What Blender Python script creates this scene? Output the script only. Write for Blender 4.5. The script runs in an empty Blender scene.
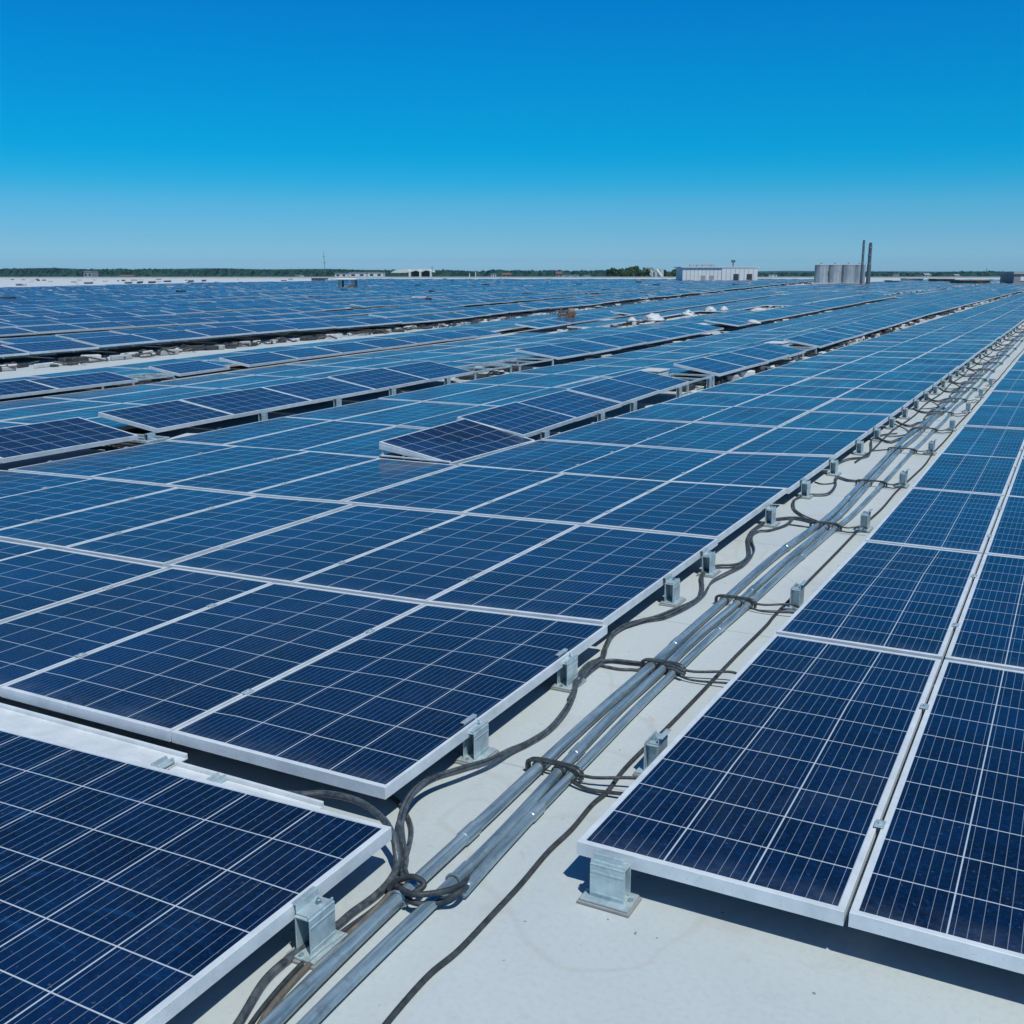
import bpy, math, random
from mathutils import Vector, noise
random.seed(7)
sc = bpy.context.scene
C = sc.collection

# ------------------------------------------------------------------ camera
S = 1.74                       # metres per layout unit (eye height above the panel tops)
ROOF = -1.09                   # roof level in layout units (eye = 0, panel tops = -1)
F = 1075.0
PITCH = math.atan(240 / F)
YAW = math.radians(27.6885)
EYE = Vector((0, 0, -ROOF * S))
cam_d = bpy.data.cameras.new('camera')
cam = bpy.data.objects.new('camera', cam_d)
C.objects.link(cam)
cam.location = EYE
cam.rotation_euler = (math.pi / 2 - PITCH, 0, YAW)
cam_d.sensor_width = 36
cam_d.lens = 36 * F / 1024
cam_d.clip_start = 0.05
cam_d.clip_end = 30000
sc.camera = cam
sc.render.resolution_x = sc.render.resolution_y = 1024

# ------------------------------------------------------------------ sky, sun, exposure
SUN_TRAVEL = Vector((-0.44, 0.30, -1.0)).normalized()
sun_dir = -SUN_TRAVEL
SUN_EL = math.asin(sun_dir.z)
SUN_AZ = math.atan2(sun_dir.x, sun_dir.y)      # clockwise from +Y
world = bpy.data.worlds.new('World')
sc.world = world
world.use_nodes = True
wn, wl = world.node_tree.nodes, world.node_tree.links
wn.clear()
wo = wn.new('ShaderNodeOutputWorld')
bg = wn.new('ShaderNodeBackground')
sky = wn.new('ShaderNodeTexSky')
sky.sky_type = 'NISHITA'
sky.sun_disc = False
sky.sun_elevation = SUN_EL
sky.sun_rotation = SUN_AZ
sky.altitude = 0
sky.air_density = 1.0
sky.dust_density = 0.6
sky.ozone_density = 2.0
bg.inputs['Strength'].default_value = 0.15
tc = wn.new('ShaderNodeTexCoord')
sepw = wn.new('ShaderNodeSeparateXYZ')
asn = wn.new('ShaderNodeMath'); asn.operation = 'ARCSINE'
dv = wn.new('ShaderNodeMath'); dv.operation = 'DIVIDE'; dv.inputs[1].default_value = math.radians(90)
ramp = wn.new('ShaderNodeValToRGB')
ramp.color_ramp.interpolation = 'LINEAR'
# clear sky tinted by elevation, darkened overhead to deepen the shadows (elevation / 90 degrees)
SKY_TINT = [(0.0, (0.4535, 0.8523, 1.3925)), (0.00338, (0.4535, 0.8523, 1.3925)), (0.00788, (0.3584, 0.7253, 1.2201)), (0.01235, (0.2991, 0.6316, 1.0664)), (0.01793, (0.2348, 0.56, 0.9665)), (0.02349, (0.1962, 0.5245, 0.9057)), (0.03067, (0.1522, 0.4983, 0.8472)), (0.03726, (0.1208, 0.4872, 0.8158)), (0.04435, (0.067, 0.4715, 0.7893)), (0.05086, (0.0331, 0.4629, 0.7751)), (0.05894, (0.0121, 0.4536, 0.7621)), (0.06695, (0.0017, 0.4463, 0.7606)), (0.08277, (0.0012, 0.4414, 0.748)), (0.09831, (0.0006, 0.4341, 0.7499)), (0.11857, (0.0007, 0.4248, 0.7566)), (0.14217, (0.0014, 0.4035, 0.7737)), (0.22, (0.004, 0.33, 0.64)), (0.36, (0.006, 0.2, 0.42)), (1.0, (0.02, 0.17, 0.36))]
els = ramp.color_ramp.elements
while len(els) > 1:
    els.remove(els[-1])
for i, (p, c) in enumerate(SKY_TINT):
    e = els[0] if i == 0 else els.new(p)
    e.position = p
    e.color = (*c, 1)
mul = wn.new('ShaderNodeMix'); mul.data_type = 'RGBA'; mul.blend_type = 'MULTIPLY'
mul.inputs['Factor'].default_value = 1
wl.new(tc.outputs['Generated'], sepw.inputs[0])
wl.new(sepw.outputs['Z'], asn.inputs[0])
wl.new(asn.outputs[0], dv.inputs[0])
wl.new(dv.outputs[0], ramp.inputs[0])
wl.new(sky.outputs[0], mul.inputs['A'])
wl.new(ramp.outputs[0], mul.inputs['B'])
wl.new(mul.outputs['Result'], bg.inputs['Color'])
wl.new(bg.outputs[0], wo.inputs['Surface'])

sun_d = bpy.data.lights.new('sun', 'SUN')
sun_d.energy = 3.35
sun_d.angle = math.radians(0.5)
sun_d.color = (0.965, 0.975, 0.915)
sun = bpy.data.objects.new('sun', sun_d)
C.objects.link(sun)
sun.rotation_euler = SUN_TRAVEL.to_track_quat('-Z', 'Y').to_euler()
sun.location = (20, -20, 40)

sc.view_settings.view_transform = 'Standard'
sc.view_settings.look = 'None'
sc.view_settings.exposure = 0.0
sc.view_settings.gamma = 1.0
sc.render.engine = 'CYCLES'
sc.cycles.max_bounces = 6
sc.cycles.diffuse_bounces = 2
sc.cycles.volume_bounces = 0

# ------------------------------------------------------------------ coordinate helpers
cp, sp = math.cos(PITCH), math.sin(PITCH)
FWD = Vector((-math.sin(YAW) * cp, math.cos(YAW) * cp, -sp))
RGT = Vector((math.cos(YAW), math.sin(YAW), 0))
UPV = RGT.cross(FWD)
FH = Vector((-math.sin(YAW), math.cos(YAW), 0))


def W(u, v, z=ROOF):
    """layout units -> metres"""
    return Vector((u * S, v * S, (z - ROOF) * S))


def on(x, y, z=ROOF):
    """the place at level z (layout units) that the survey photo shows at x, y"""
    r = FWD + RGT * ((x - 512) / F) + UPV * ((512 - y) / F)
    k = z / r.z
    return (r.x * k, r.y * k, z)


def far(x, y, d):
    """place at horizontal distance d metres in front of the eye, metres"""
    r = FWD + RGT * ((x - 512) / F) + UPV * ((512 - y) / F)
    k = d / r.dot(FH)
    return EYE + r * k


def proj(p):
    q = p - EYE
    c = q.dot(FWD)
    if c < 0.05:
        return None
    return (512 + F * q.dot(RGT) / c, 512 - F * q.dot(UPV) / c, c)


# ------------------------------------------------------------------ materials
def new_mat(name, color=(0.5, 0.5, 0.5), rough=0.5, metal=0.0, spec=0.5):
    m = bpy.data.materials.new(name)
    m.use_nodes = True
    b = m.node_tree.nodes['Principled BSDF']
    b.inputs['Base Color'].default_value = (*color, 1)
    b.inputs['Roughness'].default_value = rough
    b.inputs['Metallic'].default_value = metal
    b.inputs['Specular IOR Level'].default_value = spec
    return m


class N:
    """tiny node-graph helper"""
    def __init__(s, m):
        s.nt = m.node_tree
        s.b = s.nt.nodes['Principled BSDF']

    def node(s, t, **k):
        n = s.nt.nodes.new(t)
        for a, v in k.items():
            setattr(n, a, v)
        return n

    def put(s, sock, v):
        if isinstance(v, bpy.types.NodeSocket):
            s.nt.links.new(v, sock)
        elif isinstance(v, (tuple, list)) and len(v) == 3 and sock.type == 'RGBA':
            sock.default_value = (*v, 1)
        else:
            sock.default_value = v

    def math(s, op, a, b=0.0, c=0.0, clamp=False):
        n = s.node('ShaderNodeMath', operation=op, use_clamp=clamp)
        s.put(n.inputs[0], a)
        s.put(n.inputs[1], b)
        s.put(n.inputs[2], c)
        return n.outputs[0]

    def mix(s, f, a, b, blend='MIX'):
        n = s.node('ShaderNodeMix', data_type='RGBA', blend_type=blend)
        s.put(n.inputs['Factor'], f)
        s.put(n.inputs['A'], a)
        s.put(n.inputs['B'], b)
        return n.outputs['Result']

    def noise(s, vec, scale, detail=3.0, rough=0.55, dist=0.0):
        n = s.node('ShaderNodeTexNoise')
        if vec is not None:
            s.put(n.inputs['Vector'], vec)
        n.inputs['Scale'].default_value = scale
        n.inputs['Detail'].default_value = detail
        n.inputs['Roughness'].default_value = rough
        n.inputs['Distortion'].default_value = dist
        return n.outputs['Fac']

    def rng(s, v, a, b, c=0.0, d=1.0):
        n = s.node('ShaderNodeMapRange')
        s.put(n.inputs[0], v)
        for i, x in enumerate((a, b, c, d)):
            n.inputs[i + 1].default_value = x
        return n.outputs[0]

    def bump(s, h, strength=0.3, dist=0.01):
        n = s.node('ShaderNodeBump')
        n.inputs['Strength'].default_value = strength
        n.inputs['Distance'].default_value = dist
        s.put(n.inputs['Height'], h)
        s.nt.links.new(n.outputs[0], s.b.inputs['Normal'])

    def base(s, v):
        s.put(s.b.inputs['Base Color'], v)

    def obj(s):
        return s.node('ShaderNodeTexCoord').outputs['Object']

    def pos(s):
        return s.node('ShaderNodeNewGeometry').outputs['Position']


def cell_material(name, bars):
    m = new_mat(name, rough=0.12, spec=0.44)
    g = N(m)
    uv = g.node('ShaderNodeUVMap').outputs[0]
    sep = g.node('ShaderNodeSeparateXYZ')
    g.put(sep.inputs[0], uv)
    U, V = sep.outputs['X'], sep.outputs['Y']
    fu, fv = g.math('FRACT', U), g.math('FRACT', V)

    def line(f, w):      # 1 inside a thin band around the cell border
        e = g.math('MINIMUM', f, g.math('SUBTRACT', 1.0, f))
        return g.rng(e, w, w * 1.6, 1.0, 0.0)
    gap_u, gap_v = line(fu, 0.0075), line(fv, 0.0085)
    fb = g.math('FRACT', g.math('MULTIPLY_ADD', fu, bars, 0.5))
    bus = line(fb, 0.0022 * bars + .002)
    # every cell has its own cast of blue
    wnz = g.node('ShaderNodeTexWhiteNoise', noise_dimensions='3D')
    comb = g.node('ShaderNodeCombineXYZ')
    g.put(comb.inputs[0], g.math('FLOOR', U))
    g.put(comb.inputs[1], g.math('FLOOR', V))
    oi = g.node('ShaderNodeObjectInfo')
    g.put(comb.inputs[2], g.math('MULTIPLY', oi.outputs['Random'], 97.0))
    g.put(wnz.inputs['Vector'], comb.outputs[0])
    cellv = wnz.outputs['Value']
    P = g.pos()
    vor = g.node('ShaderNodeTexVoronoi', feature='F1')
    g.put(vor.inputs['Vector'], P)
    vor.inputs['Scale'].default_value = 85
    cr = g.node('ShaderNodeSeparateColor')
    g.put(cr.inputs[0], vor.outputs['Color'])
    crystal = cr.outputs[0]
    base = g.mix(g.rng(cellv, 0, 1, 0.0, 1.0), (0.0003, 0.0026, 0.0105), (0.0006, 0.0075, 0.029))
    base = g.mix(g.math('MULTIPLY', g.math('POWER', crystal, 3.0), 0.55), base, (0.003, 0.032, 0.125))
    big = g.rng(g.noise(P, 1.1, 3, 0.6), 0.50, 0.72)
    base = g.mix(g.math('MULTIPLY', big, 0.6), base, (0.002, 0.026, 0.10))
    # thin silver fingers
    mpf = g.node('ShaderNodeMapping')
    g.put(mpf.inputs[0], P)
    mpf.inputs['Scale'].default_value = (330, 95, 1)
    fin = g.rng(g.noise(mpf.outputs[0], 1.0, 2, 0.6), 0.46, 0.72)
    base = g.mix(g.math('MULTIPLY', fin, 0.55), base, (0.003, 0.026, 0.098))
    mott = g.rng(g.noise(P, 26, 3, 0.7), 0.52, 0.75)
    base = g.mix(g.math('MULTIPLY', mott, 0.5), base, (0.0004, 0.003, 0.012))
    base = g.mix(g.math('MULTIPLY', bus, 0.50 if bars < 8 else 0.32), base, (0.50, 0.58, 0.66))
    base = g.mix(g.math('MULTIPLY', g.math('MAXIMUM', gap_u, gap_v), 0.85), base, (0.60, 0.68, 0.74))
    # dust film and dried runs
    mp = g.node('ShaderNodeMapping')
    g.put(mp.inputs[0], P)
    mp.inputs['Scale'].default_value = (1.2, 0.35, 1)
    mp.inputs['Rotation'].default_value = (0, 0, 0.5)
    d1 = g.rng(g.noise(mp.outputs[0], 2.2, 6, 0.68, 0.8), 0.52, 0.80)
    spk = g.rng(g.noise(P, 60, 2, 0.5), 0.68, 0.77)
    dust = g.math('ADD', g.math('MULTIPLY', d1, 0.035), g.math('MULTIPLY', spk, 0.14), clamp=True)
    base = g.mix(g.math('ADD', dust, 0.003), base, (0.36, 0.44, 0.50))
    mp2 = g.node('ShaderNodeMapping')
    g.put(mp2.inputs[0], P)
    mp2.inputs['Scale'].default_value = (1.0, 4.5, 1)
    mp2.inputs['Rotation'].default_value = (0, 0, -0.7)
    smear = g.math('MULTIPLY', g.rng(g.noise(mp2.outputs[0], 1.7, 7, 0.75, 1.5), 0.58, 0.76), g.rng(g.noise(P, .9, 1), 0.44, 0.66))
    base = g.mix(g.math('MULTIPLY', smear, 0.55), base, (0.012, 0.13, 0.36))
    edge = g.math('MULTIPLY', g.rng(V, 0.0, 0.55, 1.0, 0.0), g.rng(g.noise(P, 7, 5, 0.7), 0.35, 0.75))
    base = g.mix(g.math('MULTIPLY', edge, 0.16), base, (0.36, 0.42, 0.45))
    g.base(base)
    g.b.inputs['Sheen Weight'].default_value = 0.035
    g.b.inputs['Sheen Roughness'].default_value = 0.45
    g.put(g.b.inputs['Roughness'], g.rng(g.noise(P, 2.0, 4), 0.3, 0.8, 0.15, 0.32))
    g.bump(g.noise(P, 2.4, 2), 0.03, 0.02)
    return m


M = {}
M['cells'] = cell_material('solar_cells', 6.0)
M['cells_fine'] = cell_material('solar_cells_fine', 9.0)
M['cells_seven'] = cell_material('solar_cells_wide', 7.0)


def frame_mat():
    m = new_mat('anodised_frame', (0.66, 0.69, 0.71), 0.42, 0.15)
    g = N(m)
    P = g.pos()
    n = g.noise(P, 9, 5, 0.65)
    fine = g.noise(P, 90, 3, 0.6)
    b = g.mix(g.rng(n, 0.35, 0.75), (0.80, 0.84, 0.86), (0.60, 0.65, 0.68))
    b = g.mix(g.math('MULTIPLY', g.rng(fine, 0.6, 0.75), 0.35), b, (0.30, 0.30, 0.29))
    g.base(b)
    g.put(g.b.inputs['Roughness'], g.rng(fine, 0.3, 0.7, 0.32, 0.55))
    return m


def roof_mat():
    m = new_mat('roof_membrane', (0.55, 0.55, 0.54), 0.72, 0, 0.35)
    g = N(m)
    P = g.pos()
    a = g.rng(g.noise(P, 0.55, 6, 0.6, 0.3), 0.3, 0.75)
    b = g.mix(a, (0.475, 0.525, 0.535), (0.585, 0.632, 0.625))
    st = g.rng(g.noise(P, 3.3, 8, 0.7, 1.2), 0.56, 0.78)
    b = g.mix(g.math('MULTIPLY', st, 0.42), b, (0.40, 0.38, 0.35))
    fine = g.noise(P, 46, 4, 0.65)
    b = g.mix(g.math('MULTIPLY', g.rng(fine, 0.45, 0.75), 0.26), b, (0.36, 0.36, 0.36))
    rust = g.rng(g.noise(P, 7.0, 3, 0.6, 0.4), 0.70, 0.78)
    b = g.mix(g.math('MULTIPLY', rust, 0.35), b, (0.42, 0.27, 0.15))
    spk = g.rng(g.noise(P, 31, 1, 0.5), 0.765, 0.80)
    b = g.mix(g.math('MULTIPLY', spk, 0.7), b, (0.10, 0.085, 0.07))
    ring = g.noise(P, 0.9, 2, 0.5, .3)
    rr_ = g.math('ABSOLUTE', g.math('SUBTRACT', ring, 0.56))
    b = g.mix(g.math('MULTIPLY', g.rng(rr_, 0.0, 0.012, 1, 0), 0.22), b, (0.40, 0.36, 0.30))
    # welded laps between the membrane sheets
    sep = g.node('ShaderNodeSeparateXYZ')
    g.put(sep.inputs[0], P)
    wob = g.math('MULTIPLY', g.math('SUBTRACT', g.noise(P, 0.8, 2), 0.5), 0.05)
    fx = g.math('FRACT', g.math('ADD', g.math('DIVIDE', g.math('ADD', sep.outputs['Y'], wob), 1.98), 0.245))
    e = g.math('MINIMUM', fx, g.math('SUBTRACT', 1.0, fx))
    lap = g.rng(e, 0.0015, 0.004, 1, 0)
    b = g.mix(g.math('MULTIPLY', lap, 0.5), b, (0.30, 0.30, 0.29))
    g.base(b)
    h = g.math('ADD', g.math('MULTIPLY', fine, 0.12), g.math('ADD', g.math('MULTIPLY', g.noise(P, 2.2, 4), 0.8), g.math('MULTIPLY', fx, 0.1)))
    g.bump(h, 0.35, 0.012)
    return m


def metal_mat(name, ca, cb, rough=(0.25, 0.5), metal=0.8, sc_=18):
    m = new_mat(name, ca, 0.4, metal)
    g = N(m)
    P = g.pos()
    n = g.noise(P, sc_, 5, 0.65, 0.5)
    b = g.mix(g.rng(n, 0.35, 0.7), ca, cb)
    g.base(b)
    g.put(g.b.inputs['Roughness'], g.rng(g.noise(P, 40, 3), 0.3, 0.7, *rough))
    g.bump(g.noise(P, 60, 3), 0.12, 0.004)
    return m


M['frame'] = frame_mat()
M['roof'] = roof_mat()
M['zinc'] = metal_mat('galvanised_steel', (0.62, 0.73, 0.75), (0.36, 0.46, 0.49), (0.35, 0.55), 0.45)
def conduit_mat():
    m = new_mat('conduit_steel', (0.5, 0.6, 0.64), 0.35, 0.55)
    g = N(m)
    P = g.pos()
    mp = g.node('ShaderNodeMapping')
    g.put(mp.inputs[0], P)
    mp.inputs['Scale'].default_value = (60, 2.2, 60)
    n = g.noise(mp.outputs[0], 1.0, 4, 0.6, 0.3)
    b = g.mix(g.rng(n, 0.38, 0.66), (0.20, 0.29, 0.33), (0.50, 0.62, 0.67))
    dirt = g.rng(g.noise(P, 14, 5, 0.7), 0.56, 0.72)
    b = g.mix(g.math('MULTIPLY', dirt, 0.5), b, (0.16, 0.17, 0.17))
    g.base(b)
    g.put(g.b.inputs['Roughness'], g.rng(g.noise(P, 20, 3), 0.3, 0.7, 0.22, 0.45))
    g.bump(n, 0.08, 0.003)
    return m


M['conduit'] = conduit_mat()
M['cable'] = metal_mat('cable_sheath', (0.026, 0.035, 0.043), (0.12, 0.14, 0.155), (0.28, 0.5), 0.0, 34)
M['cable_dark'] = metal_mat('old_rubber_cable', (0.018, 0.025, 0.030), (0.060, 0.070, 0.078), (0.5, 0.8), 0.0, 34)
M['cable_tan'] = metal_mat('tan_cable_sheath', (0.20, 0.17, 0.14), (0.08, 0.08, 0.08), (0.35, 0.6), 0.0, 22)
M['strap'] = metal_mat('strap_metal', (0.045, 0.052, 0.055), (0.13, 0.14, 0.14), (0.3, 0.6), 0.5, 50)
M['pad'] = metal_mat('rubber_pad', (0.25, 0.25, 0.245), (0.34, 0.34, 0.33), (0.7, 0.9), 0.0)
M['block'] = metal_mat('ballast_concrete', (0.66, 0.67, 0.67), (0.42, 0.42, 0.41), (0.8, 0.95), 0.0, 4)
M['dark'] = metal_mat('dark_plastic', (0.03, 0.032, 0.035), (0.07, 0.07, 0.07), (0.4, 0.7), 0.0)
M['rust'] = metal_mat('rusty_steel', (0.16, 0.10, 0.06), (0.30, 0.22, 0.15), (0.6, 0.9), 0.2, 3)
M['white'] = metal_mat('white_cladding', (0.84, 0.84, 0.82), (0.77, 0.77, 0.75), (0.5, 0.7), 0.0, 0.5)
M['tarp'] = metal_mat('white_tarp', (0.66, 0.68, 0.69), (0.52, 0.54, 0.55), (0.5, 0.7), 0.0, 2)
M['silo'] = metal_mat('silo_steel', (0.46, 0.50, 0.53), (0.30, 0.34, 0.37), (0.4, 0.6), 0.2, 0.9)
M['stack'] = metal_mat('chimney_steel', (0.17, 0.20, 0.22), (0.12, 0.14, 0.16), (0.4, 0.6), 0.3, 0.7)
M['glass'] = new_mat('window_glass', (0.03, 0.04, 0.05), 0.1)
M['grey'] = metal_mat('grey_plaster', (0.42, 0.42, 0.41), (0.34, 0.34, 0.33), (0.7, 0.9), 0.0, 0.5)
M['redroof'] = metal_mat('red_roof', (0.22, 0.10, 0.075), (0.18, 0.10, 0.08), (0.7, 0.9), 0.0, 0.5)


def leaf_mat(name, a, b):
    m = new_mat(name, a, 0.75, 0, 0.2)
    g = N(m)
    g.base(g.mix(g.rng(g.noise(g.pos(), 0.16, 4, 0.7), 0.35, 0.65), a, b))
    return m


M['leaf'] = leaf_mat('foliage', (0.036, 0.075, 0.024), (0.075, 0.125, 0.040))
M['leaf_far'] = leaf_mat('forest_foliage', (0.012, 0.045, 0.032), (0.024, 0.070, 0.045))
M['bark'] = metal_mat('bark', (0.10, 0.075, 0.055), (0.06, 0.05, 0.04), (0.8, 0.95), 0.0, 1)
M['ground'] = leaf_mat('meadow', (0.07, 0.09, 0.035), (0.13, 0.13, 0.07))
M['hill'] = leaf_mat('hill_woods', (0.03, 0.055, 0.025), (0.05, 0.08, 0.04))


# ------------------------------------------------------------------ mesh helpers
class MB:
    def __init__(s):
        s.v, s.f, s.uv, s.mi = [], [], [], []

    def add(s, verts, faces, mi=0, uvs=None):
        o = len(s.v)
        s.v.extend([tuple(p) for p in verts])
        for k, f in enumerate(faces):
            s.f.append([i + o for i in f])
            s.mi.append(mi)
            s.uv.append(uvs[k] if uvs else None)

    def box(s, c, size, ax=None, mi=0, bevel=0.0):
        """box centred at c; ax = (X, Y, Z) unit vectors"""
        X, Y, Z = ax or (Vector((1, 0, 0)), Vector((0, 1, 0)), Vector((0, 0, 1)))
        c = Vector(c)
        hx, hy, hz = size[0] / 2, size[1] / 2, size[2] / 2
        if bevel <= 0:
            vs = [c + X * (a * hx) + Y * (b * hy) + Z * (d * hz) for d in (-1, 1) for b in (-1, 1) for a in (-1, 1)]
            s.add(vs, [(0, 2, 3, 1), (4, 5, 7, 6), (0, 1, 5, 4), (2, 6, 7, 3), (0, 4, 6, 2), (1, 3, 7, 5)], mi)
            return
        b_ = min(bevel, hx * .45, hy * .45, hz * .45)
        vs, idx = [], {}
        for sx in (-1, 1):
            for sy in (-1, 1):
                for sz in (-1, 1):
                    for ax_ in range(3):
                        q = [sx * (hx - b_), sy * (hy - b_), sz * (hz - b_)]
                        q[ax_] = (sx * hx, sy * hy, sz * hz)[ax_]
                        idx[(sx, sy, sz, ax_)] = len(vs)
                        vs.append(c + X * q[0] + Y * q[1] + Z * q[2])
        fs = []
        for a in range(3):
            o1, o2 = [i for i in range(3) if i != a]
            for sg in (-1, 1):
                loop = []
                for p, q in ((-1, -1), (1, -1), (1, 1), (-1, 1)):
                    t = [0, 0, 0]; t[a] = sg; t[o1] = p; t[o2] = q
                    loop.append(idx[(*t, a)])
                fs.append(loop)
        for a in range(3):           # edges along axis a
            o1, o2 = [i for i in range(3) if i != a]
            for p in (-1, 1):
                for q in (-1, 1):
                    t0 = [0, 0, 0]; t0[a] = -1; t0[o1] = p; t0[o2] = q
                    t1 = list(t0); t1[a] = 1
                    fs.append([idx[(*t0, o1)], idx[(*t1, o1)], idx[(*t1, o2)], idx[(*t0, o2)]])
        for sx in (-1, 1):
            for sy in (-1, 1):
                for sz in (-1, 1):
                    fs.append([idx[(sx, sy, sz, k)] for k in range(3)])
        s.add(vs, fs, mi)

    def tube(s, pts, r, n=8, mi=0, cap=True, rfun=None):
        pts = [Vector(p) for p in pts]
        up = Vector((0, 0, 1))
        vs = []
        prev = None
        for i, p in enumerate(pts):
            t = (pts[min(i + 1, len(pts) - 1)] - pts[max(i - 1, 0)]).normalized()
            if prev is None:
                a = t.cross(up)
                if a.length < 1e-3:
                    a = t.cross(Vector((1, 0, 0)))
            else:
                a = prev - t * prev.dot(t)
            a.normalize()
            prev = a
            b = t.cross(a)
            rr = rfun(i / max(1, len(pts) - 1)) if rfun else r
            for k in range(n):
                th = 2 * math.pi * k / n
                vs.append(p + a * (math.cos(th) * rr) + b * (math.sin(th) * rr))
        fs = []
        for i in range(len(pts) - 1):
            for k in range(n):
                k2 = (k + 1) % n
                fs.append((i * n + k, i * n + k2, (i + 1) * n + k2, (i + 1) * n + k))
        if cap:
            fs.append(tuple(range(n))[::-1])
            fs.append(tuple((len(pts) - 1) * n + k for k in range(n)))
        s.add(vs, fs, mi)

    def lathe(s, prof, c, n=24, mi=0):
        c = Vector(c)
        vs, fs = [], []
        for r, z in prof:
            for k in range(n):
                th = 2 * math.pi * k / n
                vs.append(c + Vector((r * math.cos(th), r * math.sin(th), z)))
        for i in range(len(prof) - 1):
            for k in range(n):
                k2 = (k + 1) % n
                fs.append((i * n + k, i * n + k2, (i + 1) * n + k2, (i + 1) * n + k))
        fs.append(tuple(range(n))[::-1])
        fs.append(tuple((len(prof) - 1) * n + k for k in range(n)))
        s.add(vs, fs, mi)

    def prism(s, pts, vec, mi=0):
        """closed polygon pushed along vec"""
        n = len(pts)
        pts = [Vector(p) for p in pts]
        vs = pts + [p + Vector(vec) for p in pts]
        fs = [tuple(range(n))[::-1], tuple(range(n, 2 * n))]
        for i in range(n):
            j = (i + 1) % n
            fs.append((i, j, n + j, n + i))
        s.add(vs, fs, mi)

    def build(s, name, mats, parent=None, origin=None, smooth=False, fixn=False):
        o0 = Vector(origin) if origin is not None else Vector((0, 0, 0))
        me = bpy.data.meshes.new(name)
        me.from_pydata([(p[0] - o0.x, p[1] - o0.y, p[2] - o0.z) for p in s.v], [], s.f)
        if not isinstance(mats, (list, tuple)):
            mats = [mats]
        for m in mats:
            me.materials.append(m)
        if any(s.mi):
            me.polygons.foreach_set('material_index', s.mi)
        if any(u is not None for u in s.uv):
            ul = me.uv_layers.new(name='UVMap')
            flat = []
            for f, u in zip(s.f, s.uv):
                if u is None:
                    flat.extend([0.5, 0.5] * len(f))
                else:
                    for q in u:
                        flat.extend(q)
            ul.data.foreach_set('uv', flat)
        if smooth:
            me.polygons.foreach_set('use_smooth', [True] * len(s.f))
        if fixn:
            import bmesh
            bm = bmesh.new(); bm.from_mesh(me)
            bmesh.ops.recalc_face_normals(bm, faces=bm.faces)
            bm.to_mesh(me); bm.free()
        me.update()
        o = bpy.data.objects.new(name, me)
        C.objects.link(o)
        if parent is not None:
            o.parent = parent
            pw = parent_world(parent)
            o.location = o0 - pw
        else:
            o.location = o0
        return o


def parent_world(o):
    p = Vector(o.location)
    while o.parent:
        o = o.parent
        p += o.location
    return p


def tag(o, label=None, cat=None, group=None, kind=None):
    if label: o['label'] = label
    if cat: o['category'] = cat
    if group: o['group'] = group
    if kind: o['kind'] = kind
    return o


def thing(name, loc, label, cat, group=None):
    o = bpy.data.objects.new(name, None)
    C.objects.link(o)
    o.location = loc
    o.empty_display_size = 0.1
    return tag(o, label, cat, group)


def spline(pts, step=6):
    """Catmull-Rom through the points"""
    P = [Vector(p) for p in pts]
    out = []
    for i in range(len(P) - 1):
        p0, p1, p2, p3 = P[max(i - 1, 0)], P[i], P[i + 1], P[min(i + 2, len(P) - 1)]
        for k in range(step):
            t = k / step
            out.append(0.5 * ((2 * p1) + (p2 - p0) * t + (2 * p0 - 5 * p1 + 4 * p2 - p3) * t * t + (3 * p1 - p0 - 3 * p2 + p3) * t ** 3))
    out.append(P[-1])
    return out


def interp(x, xs, ys):
    if x <= xs[0]: return ys[0]
    for i in range(len(xs) - 1):
        if x <= xs[i + 1]:
            t = (x - xs[i]) / (xs[i + 1] - xs[i])
            return ys[i] + (ys[i + 1] - ys[i]) * t
    return ys[-1]


ONES = ['zeroth', 'first', 'second', 'third', 'fourth', 'fifth', 'sixth', 'seventh', 'eighth', 'ninth', 'tenth', 'eleventh', 'twelfth',
        'thirteenth', 'fourteenth', 'fifteenth', 'sixteenth', 'seventeenth', 'eighteenth', 'nineteenth']
TENS = {2: ('twentieth', 'twenty'), 3: ('thirtieth', 'thirty'), 4: ('fortieth', 'forty'), 5: ('fiftieth', 'fifty'),
        6: ('sixtieth', 'sixty'), 7: ('seventieth', 'seventy'), 8: ('eightieth', 'eighty'), 9: ('ninetieth', 'ninety')}


def ordw(n):
    if n < 20: return ONES[n]
    t, o = divmod(n, 10)
    return TENS[t][0] if o == 0 else TENS[t][1] + '-' + ONES[o]


# ------------------------------------------------------------------ roof, ground, far land
def fpt(lat, fwd, z=0.0):
    """metres: lateral / forward of the eye"""
    p = RGT * lat + FH * fwd
    return Vector((p.x, p.y, z))


GZ = -12.0
mb = MB()
mb.prism([fpt(-420, -30, 0), fpt(300, -30, 0), fpt(300, 362, 0), fpt(-40, 362, 0), fpt(-420, 330, 0)][::-1], (0, 0, -0.6))
mb.build('roof', M['roof'], fixn=True)['kind'] = 'structure'
mb = MB()
mb.prism([fpt(-419, -29, -0.62), fpt(299, -29, -0.62), fpt(299, 361, -0.62), fpt(-40, 361, -0.62), fpt(-419, 329, -0.62)][::-1], (0, 0, GZ + 0.62))
tag(mb.build('warehouse_walls', M['grey'], fixn=True), 'grey walls of the long warehouse under the solar roof', 'building')
mb = MB()
mb.prism([fpt(-2600, -500, GZ), fpt(2600, -500, GZ), fpt(2600, 3300, GZ), fpt(-2600, 3300, GZ)][::-1], (0, 0, -1))
mb.build('ground', M['ground'], fixn=True)['kind'] = 'structure'

# ------------------------------------------------------------------ panel layout
LIP = 0.0098
TH = 0.026
panels = []          # dict(q, nc, nr, mat, block, row, col)


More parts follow.
